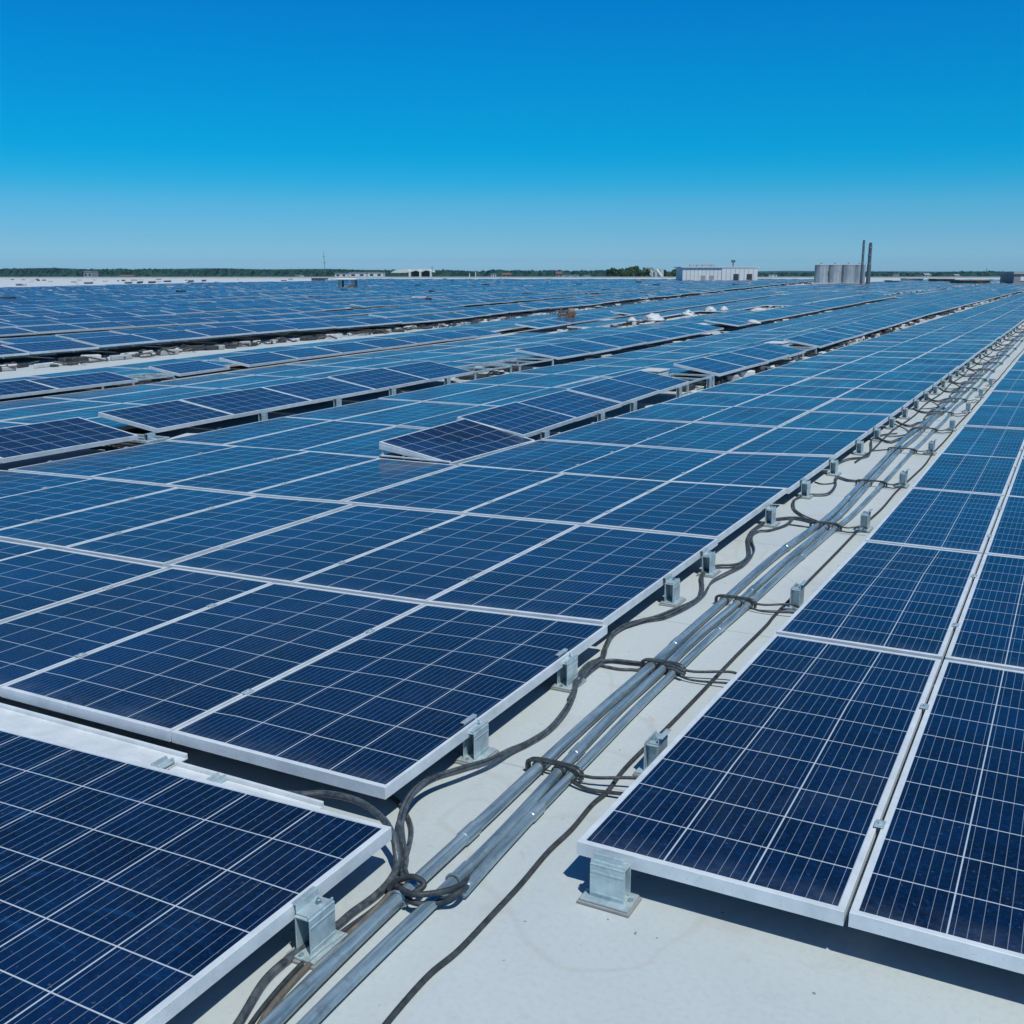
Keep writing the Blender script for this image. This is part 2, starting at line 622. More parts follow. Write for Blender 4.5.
def addp(q, nc, nr, block, row, col, mat='cells', tilt=False):
    panels.append(dict(q=q, nc=nc, nr=nr, block=block, row=row, col=col, mat=mat, tilt=tilt))


def quad(uL, uR, vfn0, vfn1, zL=-1.0, zR=-1.0, gu=0.003, gv=0.0115, ufn=None):
    a = ufn or (lambda u, v: u)
    pts = []
    for u, vf, sg in ((uL + gu, vfn0, 1), (uR - gu, vfn0, 1), (uR - gu, vfn1, -1), (uL + gu, vfn1, -1)):
        v = vf(u) + sg * gv
        pts.append((a(u, v), v, zL if u < (uL + uR) / 2 else zR))
    return pts


def tab(us, vs):      # tables given from the aisle (right) to the left
    xs, ys = list(us)[::-1], list(vs)[::-1]
    return lambda u: interp(u, xs, ys)


def const(v):
    return lambda u: v


# foreground corner block
addp(quad(-2.16, -1.036, const(0.26), lambda u: 1.512 + .036 * (u + 1.036)), 7, 10, 'fg', 1, 1, 'cells_seven')
addp(quad(-3.28, -2.17, const(0.26), lambda u: 1.512 + .036 * (u + 1.036)), 7, 10, 'fg', 1, 2)
addp(quad(-2.16, -1.046, const(-1.0), const(0.25)), 7, 10, 'fg', 2, 1)

# main block left of the cable aisle: across-lines
ML = [const(1.612),
      tab((-1.13, -1.74, -2.31, -2.83, -3.63, -6), (2.78, 2.705, 2.672, 2.645, 2.645, 2.6)),
      tab((-1.16, -1.71, -2.30, -2.80, -3.30, -3.78, -4.27, -4.9, -6), (3.935, 3.90, 3.85, 3.80, 3.745, 3.722, 3.70, 3.64, 3.6)),
      tab((-1.16, -1.73, -2.31, -2.92, -3.4, -3.9, -4.4, -4.9, -6), (5.045, 4.95, 4.905, 4.86, 4.86, 4.86, 4.80, 4.77, 4.75)),
      tab((-1.16, -1.75, -2.32, -2.9, -3.8, -4.5, -4.9), (6.10, 5.95, 5.93, 5.87, 5.98, 5.98, 5.97)),
      tab((-1.16, -2.9, -4.0, -4.6, -4.9), (7.15, 7.03, 7.30, 7.22, 7.2))]
mv = [8.10, 9.02, 9.87, 10.75, 11.70, 12.70]
while mv[-1] < 62:
    mv.append(mv[-1] + 1.03)
for v in mv:
    ML.append(tab((-1.16, -2.9), (v, v - 0.1)))
cols0 = [-1.135, -1.715, -2.285, -2.725, -3.33, -3.85, -4.37, -4.9]
cols1 = [-1.16, -1.73, -2.235, -2.77, -3.28, -3.74, -4.28, -4.9]
cols2 = [-1.17, -1.72, -2.27, -2.86, -3.36, -3.85, -4.34, -4.88]
colsm = [-1.16, -1.735, -2.31, -2.89]
for k in range(len(ML) - 1):
    cs = cols0 if k == 0 else cols1 if k == 1 else cols2 if k == 2 else colsm
    for j in range(len(cs) - 1):
        thick = 0.014 if j == 3 and k < 3 else 0.004
        thick2 = 0.014 if j == 2 and k < 3 else 0.004
        q = quad(cs[j + 1] + thick2 - .004, cs[j] - thick + .004, ML[k], ML[k + 1], gv=0.013)
        addp(q, 4, 9, 'main', k + 1, j + 1, 'cells_fine')

# block right of the aisle
RV = [1.605, 2.926, 4.158, 5.336, 6.49, 7.79, 9.05, 10.2]
while RV[-1] < 24:
    RV.append(RV[-1] + 1.17)
RE = lambda v: interp(v, [1.6, 2.9, 4.1, 5.3, 30], [-0.716, -0.69, -0.660, -0.652, -0.66])
for k in range(len(RV) - 1):
    v0, v1 = RV[k] + .010, RV[k + 1] - .010
    edges = [None, -0.242, 0.19, 0.62, 1.05]
    for j in range(4):
        if j == 0:
            q = [(RE(v0), v0, -1), (-0.2455, v0, -1), (-0.2455, v1, -1), (RE(v1), v1, -1)]
        else:
            q = [(edges[j] + .0045, v0, -1), (edges[j + 1] - .0045, v0, -1), (edges[j + 1] - .0045, v1, -1), (edges[j] + .0045, v1, -1)]
        addp(q, 3, 10, 'right', k + 1, j + 1, 'cells_seven')

# everything further left follows gently bending lines
D1 = ([4.9, 6.5, 9.4, 13, 20, 27, 45, 70, 130], [0, -.08, -.20, -.16, -.24, -.36, -.3, -.2, -.2])
D2 = ([4.9, 7.7, 9.4, 12, 19, 40, 70, 130], [0, -.17, -.26, -.22, -.56, -1.6, -2.6, -4])
D3 = ([6.9, 11.3, 15.3, 21.5, 31.6, 47, 69, 130], [0, -.65, -.96, -2.1, -3.6, -6.1, -9.0, -18.5])
D4 = ([9, 14.2, 19, 23.6, 37.7, 69, 130], [0, -.45, -.65, -1.3, -3.4, -8.0, -17.0])


def warp(u, v):
    ks = [(-2.9, interp(v, *D1)), (-5.1, interp(v, *D2)), (-9.2, interp(v, *D3)), (-11.0, interp(v, *D4))]
    return u + interp(u, [k[0] for k in ks][::-1], [k[1] for k in ks][::-1])


def lines(v0, v1, pitch, jit=0.02):
    r = [v0]
    while r[-1] < v1:
        r.append(r[-1] + pitch * random.uniform(1 - jit, 1 + jit))
    return r


# flats between the first and second raised rows
LB = [4.86, 5.98, 7.24, 8.65] + [8.65 + 1.15 * i for i in range(1, 52)]
for k in range(len(LB) - 1):
    f0 = ML[3] if k == 0 else ML[4] if k == 1 else const(LB[k])
    f1 = ML[4] if k == 0 else const(LB[k + 1])
    if k == 1: f0 = ML[4]
    cs = [-3.40, -3.95, -4.47, -4.90]
    for j in range(3):
        addp(quad(cs[j + 1], cs[j], f0, f1, ufn=warp, gv=.009), 4, 9, 'flat_b', k + 1, j + 1)

# raised rows (tilted towards the aisle)
s1 = [4.88, 5.76, 6.65, 7.57, 8.50, 9.36, 10.25, 11.15, 12.05, 12.95, 13.85, 14.75]
while s1[-1] < 66: s1.append(s1[-1] + 0.92)
n = 0
for k in range(len(s1) - 1):
    if k == 5 or k == 10: continue
    n += 1
    if k == 0:
        q = [(-3.395, 4.885, -.912), (-2.935, 4.885, -.995), (-2.885, 5.80, -.995), (-3.345, 5.745, -.885)]
    else:
        q = quad(-3.37, -2.90, const(s1[k]), const(s1[k + 1]), -.882, -.962, gv=.006, ufn=warp)
    addp(q, 4, 7, 'raised_one', n, 1, tilt=True)
s2 = [0.95, 1.87, 2.79, 3.71, 4.66, 4.90, 5.66, 6.60, 7.53, 8.46, 9.38, 10.3, 11.3, 12.25]
while s2[-1] < 46: s2.append(s2[-1] + (1.1 if s2[-1] < 19 else 1.0))
n = 0
for k in range(len(s2) - 1):
    if k in (4, 10, 11, 19): continue
    n += 1
    q = quad(-5.61 if k > 4 else -5.50, -5.09 if k > 4 else -4.99, const(s2[k]), const(s2[k + 1]), -.882, -.962, gv=.006, ufn=warp)
    addp(q, 4, 7, 'raised_two', n, 1, tilt=True)
LC = [1.4 + 1.16 * i for i in range(50)]
for k in range(len(LC) - 1):
    cs = [-5.58, -6.08, -6.58, -7.08, -7.52]
    for j in range(4):
        addp(quad(cs[j + 1], cs[j], const(LC[k]), const(LC[k + 1]), ufn=warp, gv=.009), 4, 8, 'flat_c', k + 1, j + 1)
s3 = [3.5 + .93 * i for i in range(5)] + [7.80, 8.62] + [8.95 + .95 * i for i in range(45)]
n = 0
for k in range(len(s3) - 1):
    if k in (4, 6, 14, 15, 22): continue
    n += 1
    addp(quad(-8.02, -7.60, const(s3[k]), const(s3[k + 1]), -.905, -.965, gv=.006, ufn=warp), 4, 7, 'raised_three', n, 1, tilt=True)
for k in range(len(LC) - 1):
    if LC[k] < 3: continue
    cs = [-8.1, -8.62, -9.14]
    for j in range(2):
        addp(quad(cs[j + 1], cs[j], const(LC[k]), const(LC[k + 1]), ufn=warp, gv=.009), 4, 8, 'flat_d', k + 1, j + 1)
# flats between the main block and the first bend, far away
for v in lines(64, 104, 1.05):
    for j in range(4):
        addp([(-1.76 - .58 * j, v, -1), (-1.2 - .58 * j, v, -1), (-1.2 - .58 * j, v + 1.03, -1), (-1.76 - .58 * j, v + 1.03, -1)], 4, 8, 'far', 0, 0)


# the big field beyond the white walkway
BND = [(-58, 44), (-61, 59), (-76, 101), (-59, 139), (-8.5, 172), (60, 172)]


def inside_far(u, v):
    # stop where the bare white roof begins
    q = proj(W(u, v, -1))
    if q is None: return True
    return q[1] > interp(q[0], [-400, 0, 100, 200, 330, 345, 1024], [293, 288.8, 286.2, 283.6, 281.2, 279.6, 279.4])


u = -11.1
row_i = 0
while u > -95:
    pat = row_i % 3
    w = 0.52 if pat == 0 else 0.56
    v = 4.0 + random.random() * .5
    wob = random.uniform(-.010, .012)
    while v < 190:
        L = 1.12 * random.uniform(.98, 1.02) * (1 if v < 60 else 2)
        uc = warp(u - w / 2, v)
        if inside_far(uc, v) and random.random() > 0.012:
            un_ = 0.055 * noise.noise(Vector((uc * .35, v * .12, 3.1)))
            if pat == 0:
                zl, zr = (-.86 + un_ + wob, -.935 + un_) if row_i == 0 else (-.905 + un_ + wob, -.965 + un_)
            else:
                zl, zr = -1.0 + un_ + wob, -1.0 + un_
            q = [(warp(u - w, v), v, zl), (warp(u, v), v, zr), (warp(u, v + L - .02), v + L - .02, zr), (warp(u - w, v + L - .02), v + L - .02, zl)]
            addp(q, 4, 8, 'far_one' if row_i < 3 else 'far', 0, 0, tilt=(pat == 0))
        v += L
    u -= w + (0.012 if pat != 2 else 0.09)
    row_i += 1
# beyond the end of the bent rows, up to the roof edge
for ci in range(26):
    uu = -3.7 - ci * .60
    v = 40 + random.random()
    while v < 168:
        L = 1.6
        lim_r = warp(-10.9, v)
        if uu - .55 > lim_r and uu < warp(-2.95, v) - .1 and v > 46 and inside_far(uu, v):
            tl = .05 if ci % 4 == 1 else 0
            addp([(uu - .55, v, -1.012 + tl), (uu, v, -1.012), (uu, v + L - .04, -1.012), (uu - .55, v + L - .04, -1.012 + tl)], 4, 8, 'far', 0, 0)
            panels[-1]['fill'] = True
        v += L


def pinfo(p):
    """(area in picture, in frame, depth) of a panel"""
    pr = [proj(W(*c)) for c in p['q']]
    if any(x is None for x in pr): 
        ok = [x for x in pr if x is not None]
        if not ok: return 0, False, 0
        return 30000, True, 0
    xs = [min(max(x[0], -40), 1064) for x in pr]; ys = [min(max(x[1], 0), 1064) for x in pr]
    a = 0
    for i in range(4):
        j = (i + 1) % 4
        a += xs[i] * ys[j] - xs[j] * ys[i]
    vis = max(x[0] for x in pr) > 0 and min(x[0] for x in pr) < 1024 and min(x[1] for x in pr) < 1024
    return abs(a) / 2, vis, pr[0][2]


DEBRIS_LINES = []     # places where no panel lies


def keep(p):
    c = [sum(q[i] for q in p['q']) / 4 for i in range(2)]
    pr = proj(W(c[0], c[1], -1))
    if pr is None:
        return p['block'] in ('fg',)
    if not (-450 < pr[0] < 1450 and pr[1] < 1900):
        return False
    # service lines crossing the distant panels
    if c[1] > 17 and abs(c[0] + 8.25 + .25 * math.sin(c[1] * .3)) < .30 and p['block'] != 'main':
        return False
    return True


panels = [p for p in panels if keep(p)]
# drop far duplicates that would lie over each other (bent rows against the fill)
occ = {}
for p in panels:
    p['c'] = [sum(q[i] for q in p['q']) / 4 for i in range(2)]
    if not p.get('fill') and p['c'][1] > 40:
        occ.setdefault((int(p['c'][0] // 2), int(p['c'][1] // 2)), []).append(p['c'])


def free(p):
    a, b = int(p['c'][0] // 2), int(p['c'][1] // 2)
    for i in (-1, 0, 1):
        for j in (-1, 0, 1):
            for c in occ.get((a + i, b + j), ()):
                if abs(c[0] - p['c'][0]) < .56 and abs(c[1] - p['c'][1]) < 1.5:
                    return False
    return True


panels = [p for p in panels if not p.get('fill') or free(p)]
# no two panels lie exactly level: small settling of each one
for p in panels:
    v_ = p['c'][1]
    if p['block'] != 'fg' and v_ > 1:
        a = .0012 if v_ < 4.8 else .0045
        if p['block'] in ('far', 'far_one') and v_ > 25: a = .012
        ja, jb, jc = (random.uniform(-a, a) for _ in range(3))
        zs = (ja, jb, jb + jc, ja + jc)
        p['q'] = [(q[0], q[1], q[2] + z - a) for q, z in zip(p['q'], zs)]
for p in panels:
    p['area'], p['vis'], p['d'] = pinfo(p)
order = sorted([p for p in panels if p['vis']], key=lambda p: -p['area'])
solo = set(id(p) for p in order[:300])
for p in panels:      # near neighbours outside the frame stay individual things too
    if not p['vis'] and p['block'] in ('fg', 'main', 'right') and p['q'][0][1] < 4:
        p['near_out'] = True


def panel_mesh(mbf, mbg, p, simple=False):
    q = [W(*c) for c in p['q']]
    cen = sum(q, Vector()) / 4
    nrm = (q[1] - q[0]).cross(q[3] - q[0]).normalized()
    lip = LIP * S

    ku = 1.15 if p['block'] in ('fg', 'right') else .66
    kv = 1.15

    def inset(d):
        X = (q[1] - q[0]).normalized()
        Y = (q[3] - q[0]).normalized()
        return [q[0] + X * d * ku + Y * d * kv, q[1] - X * d * ku + Y * d * kv, q[2] - X * d * ku - Y * d * kv, q[3] + X * d * ku - Y * d * kv]
    inn = inset(lip)
    th = TH * S
    nc, nr = p['nc'], p['nr']
    uvq = [(0, 0), (nc, 0), (nc, nr), (0, nr)]
    if simple:
        low = [x - nrm * th for x in q]
        mbf.add(q + inn + low, [(0, 1, 5, 4), (1, 2, 6, 5), (2, 3, 7, 6), (3, 0, 4, 7),
                                (8, 9, 1, 0), (9, 10, 2, 1), (10, 11, 3, 2), (11, 8, 0, 3), (11, 10, 9, 8)], 0)
        mbf.add([x - nrm * .001 for x in inn], [(0, 1, 2, 3)], 1, [uvq])
        return
    ch = 0.0012
    top = inset(ch)
    edge = [x - nrm * ch for x in q]
    low = [x - nrm * th for x in q]
    li = [x - nrm * th for x in inset(lip * 1.2)]
    gl = [x - nrm * 0.0022 for x in inn]
    vs = top + inn + edge + low + gl + li
    fs = []
    for i in range(4):
        j = (i + 1) % 4
        fs += [(i, j, 4 + j, 4 + i), (8 + i, 8 + j, j, i), (12 + i, 12 + j, 8 + j, 8 + i), (4 + i, 4 + j, 16 + j, 16 + i), (20 + i, 20 + j, 12 + j, 12 + i)]
    mbf.add(vs, fs)
    g0 = [x - nrm * 0.0020 for x in inn]
    g1 = [x - nrm * (th * .55) for x in inn]
    mbg.add(g0 + g1, [(0, 1, 2, 3), (7, 6, 5, 4)] + [(i + 4, (i + 1) % 4 + 4, (i + 1) % 4, i) for i in range(4)], 0, [uvq] + [[(.5, .5)] * 4] * 5)


BLK = {
    'fg': ('solar panel in the bottom left foreground, cut by the frame', 'foreground panels'),
    'main': ('flat solar panel left of the cable aisle', 'flat solar panels left of the cable aisle'),
    'right': ('flat solar panel right of the cable aisle', 'solar panels right of the cable aisle'),
    'raised_one': ('dark tilted solar panel of the raised row nearest the aisle', 'panels of the nearest raised row'),
    'raised_two': ('dark tilted solar panel of the second raised row', 'panels of the second raised row'),
    'raised_three': ('small tilted panel of the third raised row, before the white walkway', 'panels of the third raised row'),
    'flat_b': ('pale blue flat panel between the first two raised rows', 'flat panels between the first two raised rows'),
    'flat_c': ('pale blue flat panel behind the second raised row', 'flat panels behind the second raised row'),
    'flat_d': ('flat panel beside the near edge of the white walkway', 'flat panels beside the white walkway'),
    'far_one': ('distant panel at the far edge of the white walkway', 'panels along the far edge of the white walkway'),
    'far': ('distant blue panel of the far field', 'panels of the far field'),
}
# renumber only what stands in view, so that the ordinals can be counted in the photo
seen = {}
for p in panels:
    if p['vis']:
        seen.setdefault((p['block']), []).append(p)
used_labels = set()
stuff = MB()
cnt = 0
for b, lst in seen.items():
    firstrow = min(p['row'] for p in lst)
    for p in lst:
        p['rr'] = p['row'] - firstrow + 1
lst = sorted([p for b in ('far_one', 'far') for p in seen.get(b, []) if id(p) in solo], key=lambda p: sum(proj(W(*c))[0] for c in p['q']))
for i, p in enumerate(lst):
    p['rr'] = i + 1
for p in panels:
    if id(p) not in solo and not p.get('near_out'):
        panel_mesh(stuff, None, p, simple=True)
        continue
    b = p['block']
    rr = p.get('rr', p['row'])
    if b == 'fg':
        label = ['deep navy solar panel filling the bottom left corner of the photo', 'deep navy panel behind the bottom left corner panel', 'deep navy panel in front of the bottom left corner panel'][min(2, (p['col'] - 1) + 2 * (p['row'] - 1))]
    elif b == 'main':
        label = 'flat blue solar panel left of cable aisle, %s row back, %s from the aisle' % (ordw(rr), ordw(p['col']))
    elif b == 'right':
        label = 'flat navy solar panel right of cable aisle, %s row back, %s from the aisle' % (ordw(rr), ordw(p['col']))
    elif b == 'raised_one':
        label = 'dark tilted panel in the raised row nearest the aisle, %s from its near end' % ordw(rr)
    elif b == 'raised_two':
        label = 'dark tilted panel in the second raised row from the aisle, %s from left' % ordw(rr)
    elif b == 'raised_three':
        label = 'small tilted panel in third raised row before white walkway, %s from left' % ordw(rr)
    elif b in ('far_one', 'far'):
        label = 'distant panel just beyond the white walkway, %s from the left' % ordw(min(99, rr))
    else:
        label = '%s, %s row, %s column' % ({'flat_b': 'pale flat panel between the two nearest raised rows', 'flat_c': 'pale flat panel behind second raised row', 'flat_d': 'pale flat panel at near edge of white walkway'}[b], ordw(rr), ordw(p['col']))
    q = [W(*c) for c in p['q']]
    cen = sum(q, Vector()) / 4
    t = thing('solar_panel', (cen.x, cen.y, cen.z - TH * S), label, 'solar panel', BLK[b][1])
    mf, mg = MB(), MB()
    panel_mesh(mf, mg, p)
    mf.build('frame', M['frame'], t, cen)
    mg.build('cell_sheet', M[p['mat']], t, cen)
    if p['d'] < 7.5 * S and b in ('fg', 'main', 'right') and not (b == 'right' and p['col'] == 1):
        # two mid clamps on the left long side of each near panel
        for tt in (0.24, 0.72):
            mc = MB()
            c = q[0].lerp(q[3], tt)
            ydir = (q[3] - q[0]).normalized()
            xdir = Vector((ydir.y, -ydir.x, 0))
            ax = (xdir, ydir, Vector((0, 0, 1)))
            c = c - xdir * 0.006
            mc.box(c + Vector((0, 0, .0035)), (.032, .05, .004), ax, bevel=.001)
            mc.lathe([(.0065, 0), (.0065, .006), (.003, .007)], c + Vector((0, 0, .0055)), 6)
            mc.build('clamp', M['zinc'], t, c)
    if b == 'raised_one' and p['row'] == 1:
        ms = MB()
        a, c2 = Vector(q[0]), Vector(q[1])
        base_l = Vector((a.x, a.y, W(0, 0, -1.0).z))
        base_r = Vector((c2.x, c2.y, W(0, 0, -1.02).z))
        low = W(0, 0, -1.0).z
        # light sloping cheek with an open, dark gap below it
        ms.prism([a + Vector((0, -.004, -.028)), c2 + Vector((0, -.004, -.012)), Vector((c2.x - .10, c2.y - .004, low + .004)), a.lerp(c2, .62) + Vector((0, -.004, -.050)), a.lerp(c2, .3) + Vector((0, -.004, -.060)), a + Vector((0, -.004, -.072))], (0, .004, 0))
        tag(ms.build('side_cheek', M['frame'], t, a, fixn=True), 'pale sloping end plate with an open gap below')
        for kx in (.04, .34, .58):
            ml = MB()
            b0 = a.lerp(c2, kx)
            ml.box(Vector((b0.x, b0.y + .012, (b0.z - .03 + low - .03) / 2)), (.022, .016, b0.z - low), bevel=.002)
            ml.build('leg', M['zinc'], t, b0)
        ml = MB()
        ml.box(Vector(((a.x + c2.x) / 2, a.y + .004, low + .008)), ((c2.x - a.x) * .98, .03, .014), bevel=.002)
        ml.build('foot_rail', M['frame'], t, a)
tag(stuff.build('distant_solar_panels', [M['frame'], M['cells']]), 'countless small blue solar panels filling the roof to the horizon', 'solar panels', kind='stuff')
print('PANELS', len(panels), 'solo', sum(1 for p in panels if id(p) in solo), 'min area', order[min(299, len(order) - 1)]['area'])

# ------------------------------------------------------------------ mounting brackets
def bracket(u, v, ang, label, full=True, zt=-1.0, face=.026):
    """ang: direction (radians, from +X) the bracket faces; its clamp lies against the frame behind it"""
    p = W(u, v, ROOF)
    t = thing('mounting_bracket', p, label, 'bracket', 'steel feet holding the panel edges')
    X = Vector((math.cos(ang), math.sin(ang), 0))      # outwards
    Y = Vector((-X.y, X.x, 0))
    Z = Vector((0, 0, 1))
    ax = (X, Y, Z)
    h = (zt - ROOF) * S
    w, d = 0.115, 0.050
    m = MB(); m.box(p + Z * .005 + X * .005, (.112, .172, .010), ax, bevel=.002); m.build('rubber_pad', M['pad'], t, p)
    m = MB(); m.box(p + Z * .0145 + X * .004, (.100, .158, .008), ax, bevel=.002)
    m.build('base_plate', M['zinc'], t, p)
    m = MB()
    hb = h - .052
    z0 = .019
    # channel: outer wall, inner wall, top, with open ends
    m.box(p + Z * (z0 + hb / 2) + X * (d / 2), (.005, w, hb), ax, bevel=.001)
    m.box(p + Z * (z0 + hb / 2) - X * (d / 2), (.005, w * .98, hb), ax, bevel=.001)
    m.box(p + Z * (z0 + hb + .0025), (d + .006, w, .005), ax, bevel=.001)
    m.box(p + Z * (z0 + hb + .009) + X * (d / 2 - .004), (.006, w, .014), ax, bevel=.0015)
    m.box(p + Z * (z0 + hb / 2) + Y * (w * .22), (d - .008, .004, hb * .98), ax)
    for zz in (.12, .80):
        m.box(p + Z * (z0 + hb * zz) + X * (d / 2 + .003), (.003, w * .96, .006), ax, bevel=.001)
    m.build('channel_body', M['zinc'], t, p)
    if full:
        m = MB()
        zc = z0 + hb + .005
        m.box(p + Z * (zc + .004) - X * (face / 2 - .008), (face + .014, w * .86, .006), ax, bevel=.0015)
        m.box(p + Z * (zc + .015) - X * (face), (.005, w * .86, .028), ax, bevel=.0015)
        m.box(p + Z * (zc + .0300) - X * (face + .007), (.020, w * .86, .005), ax, bevel=.0015)
        m.build('edge_clamp', M['zinc'], t, p)
        m = MB()
        m.lathe([(.011, 0), (.011, .003), (.008, .003), (.008, .011), (.005, .013)], p + Z * (zc + .007) + Y * .018, 6)
        m.lathe([(.0035, 0), (.0035, .016)], p + Z * (zc + .009) + Y * .018, 8)
        m.build('bolt', M['conduit'], t, p)
        for sy in (-.068, .068):
            m = MB()
            m.lathe([(.009, 0), (.009, .006)], p + Z * (.0185) + Y * sy, 6)
            m.build('anchor_screw', M['conduit'], t, p)
    return t


bracket(-1.018, 1.245, 0, 'galvanised foot under the bottom left corner panel, beside the brown cable')
bl = [(1.99, 'galvanised foot on a pale pad under the left block, nearest its front corner'),
      (2.49, 'second galvanised foot back along the left block edge'),
      (3.33, 'third galvanised foot back along the left block edge'),
      (3.73, 'fourth galvanised foot, just past the second panel joint on the left'),
      (4.62, 'fifth galvanised foot back along the left block edge'),
      (5.30, 'sixth galvanised foot back along the left block edge'),
      (5.98, 'seventh galvanised foot back along the left block edge')]
for v, lab in bl:
    bracket(-1.138, v, 0, lab, face=.024)
v, i = 6.75, 8
while v < 24:
    bracket(-1.138, v, 0, '%s galvanised foot back along the left block edge' % ordw(i), full=v < 12)
    v += 0.62 if v < 14 else 0.9
    i += 1
bracket(-0.642, 1.598, -math.pi / 2, 'large galvanised foot at the near corner of the right block', face=-.018)
i = 1
for v in (2.12, 3.46, 4.71, 5.80, 6.95, 8.1, 9.25, 10.4, 11.5):
    bracket(-0.750, v, math.pi, '%s galvanised foot from the front along the right block edge' % ordw(i), full=v < 8)
    i += 1
# ballast feet under the raised rows
i = 1
for v in (6.0, 7.0, 7.7, 8.9, 9.8):
    bracket(warp(-2.86, v), v, 0, 'pale foot under the nearest raised row, %s from its near end' % ordw(i), full=False, zt=-.955)
    i += 1
i = 1
for v in (4.78, 5.9, 6.85, 7.7, 8.7):
    bracket(warp(-5.03, v), v, 0, 'pale foot under the second raised row, %s from the left' % ordw(i), full=False, zt=-.955)
    i += 1

# ------------------------------------------------------------------ rails behind the foreground panel
def rail(u0, u1, v0, v1, zt, label):
    c = W((u0 + u1) / 2, (v0 + v1) / 2, zt)
    t = thing('mounting_rail', c, label, 'rail', 'pale rails behind the foreground panel')
    m = MB()
    w, L = (v1 - v0) * S, (u1 - u0) * S
    m.box(c - Vector((0, 0, .004)), (L, w, .008), bevel=.002)
    m.box(c + Vector((0, w / 2 - .006, .008)), (L, .012, .016), bevel=.002)
    m.box(c + Vector((0, -w / 2 + .006, -.026)), (L, .010, .036), bevel=.002)
    m.build('channel', M['frame'], t, c)
    return t, c, w


t, c, w = rail(-4.2, -1.64, 1.492, 1.600, -1.036, 'wide pale rail behind the bottom left corner panel')
t2, c2, w2 = rail(-1.63, -1.24, 1.508, 1.560, -1.034, 'narrow pale rail end by the emerging cable')
for (u, v, tt) in ((-1.655, 1.540, t), (-1.50, 1.532, t2)):
    m = MB()
    p = W(u, v, -1.034)
    m.box(p + Vector((0, 0, .006)), (.055, .075, .010), bevel=.002)
    m.box(p + Vector((-.015, 0, .015)), (.012, .075, .012), bevel=.002)
    m.box(p + Vector((.018, 0, .015)), (.010, .075, .012), bevel=.002)
    m.build('rail_clamp', M['zinc'], tt, p)

# ------------------------------------------------------------------ conduits
def trace(pix, r, lift=0.0):
    """pixels of the survey photo -> points resting on the roof, metres"""
    out = []
    for q in pix:
        h = q[2] if len(q) > 2 else lift
        z = ROOF + r / S + h
        u, v, _ = on(q[0], q[1], z)
        out.append(W(u, v, z))
    return out


def extend(pts, u_end, v_end=60, amp=0.012, per=1.8, seed=0):
    rnd = random.Random(seed)
    last = pts[-1]
    v = last.y / S
    u0 = last.x / S
    z = last.z
    v1 = v
    while v1 < v_end:
        v1 += 0.45 if v1 < 15 else 1.6
        k = min(1, (v1 - v) / 3)
        u = u0 + (u_end - u0) * k + rnd.uniform(-amp, amp)
        pts.append(Vector((u * S, v1 * S, z)))
    return pts


def along(pts, v):
    for a, b in zip(pts, pts[1:]):
        if a.y / S <= v <= b.y / S:
            t = (v * S - a.y) / (b.y - a.y)
            return a.lerp(b, t), (b - a).normalized()
    return pts[-1], (pts[-1] - pts[-2]).normalized()


pipeA = [(226, 1070), (272, 1024), (302.5, 985), (360, 935), (399, 900), (415, 880), (440, 858), (487, 818), (531, 775), (545, 763), (563, 743), (590, 718),
         (611, 701), (646, 670), (661, 660), (692, 627), (724, 602), (763, 565), (798, 539), (815, 527), (828, 519), (859, 486), (880, 464), (896, 447)]
pipeB = [(262, 1070), (303, 1022), (349, 978), (400, 932), (440, 897), (456, 882), (500, 838), (524, 812), (549, 783), (556, 771), (596, 731), (632, 695),
         (661, 671), (668, 664), (705, 629), (738, 604), (763, 580), (796, 552), (829, 525), (845, 507), (868, 482), (897, 452)]
pipeC = [(462, 893), (490, 853), (535, 810), (568, 780), (588, 762), (606, 741), (625, 718), (650, 694), (676, 672), (700, 645), (714, 628), (745, 608), (763, 593),
         (781, 570), (812, 542), (837, 528), (848, 520), (881, 486), (902, 463)]
RP = 0.0225
conds = []


def resample(pts, other, gap):
    out = []
    v0 = pts[0].y / S
    vv = v0
    while vv < 14:
        c = along(pts, vv)[0]
        out.append(c.copy())
        vv += .16
    us = [c.x for c in out]
    for _ in range(3):
        us = [us[0]] + [(us[i - 1] + 2 * us[i] + us[i + 1]) / 4 for i in range(1, len(us) - 1)] + [us[-1]]
    for c, x in zip(out, us):
        c.x = x
        if other:
            c.x = max(c.x, along(other, c.y / S)[0].x + gap - (.020 if c.y / S < 1.9 else .020 * max(0, 1 - (c.y / S - 1.9) / .35)))
    tail = [p.copy() for p in pts if p.y / S > 14.2]
    for p in tail:
        if other: p.x = max(p.x, along(other, p.y / S)[0].x + gap)
    return spline(out + tail, 3)


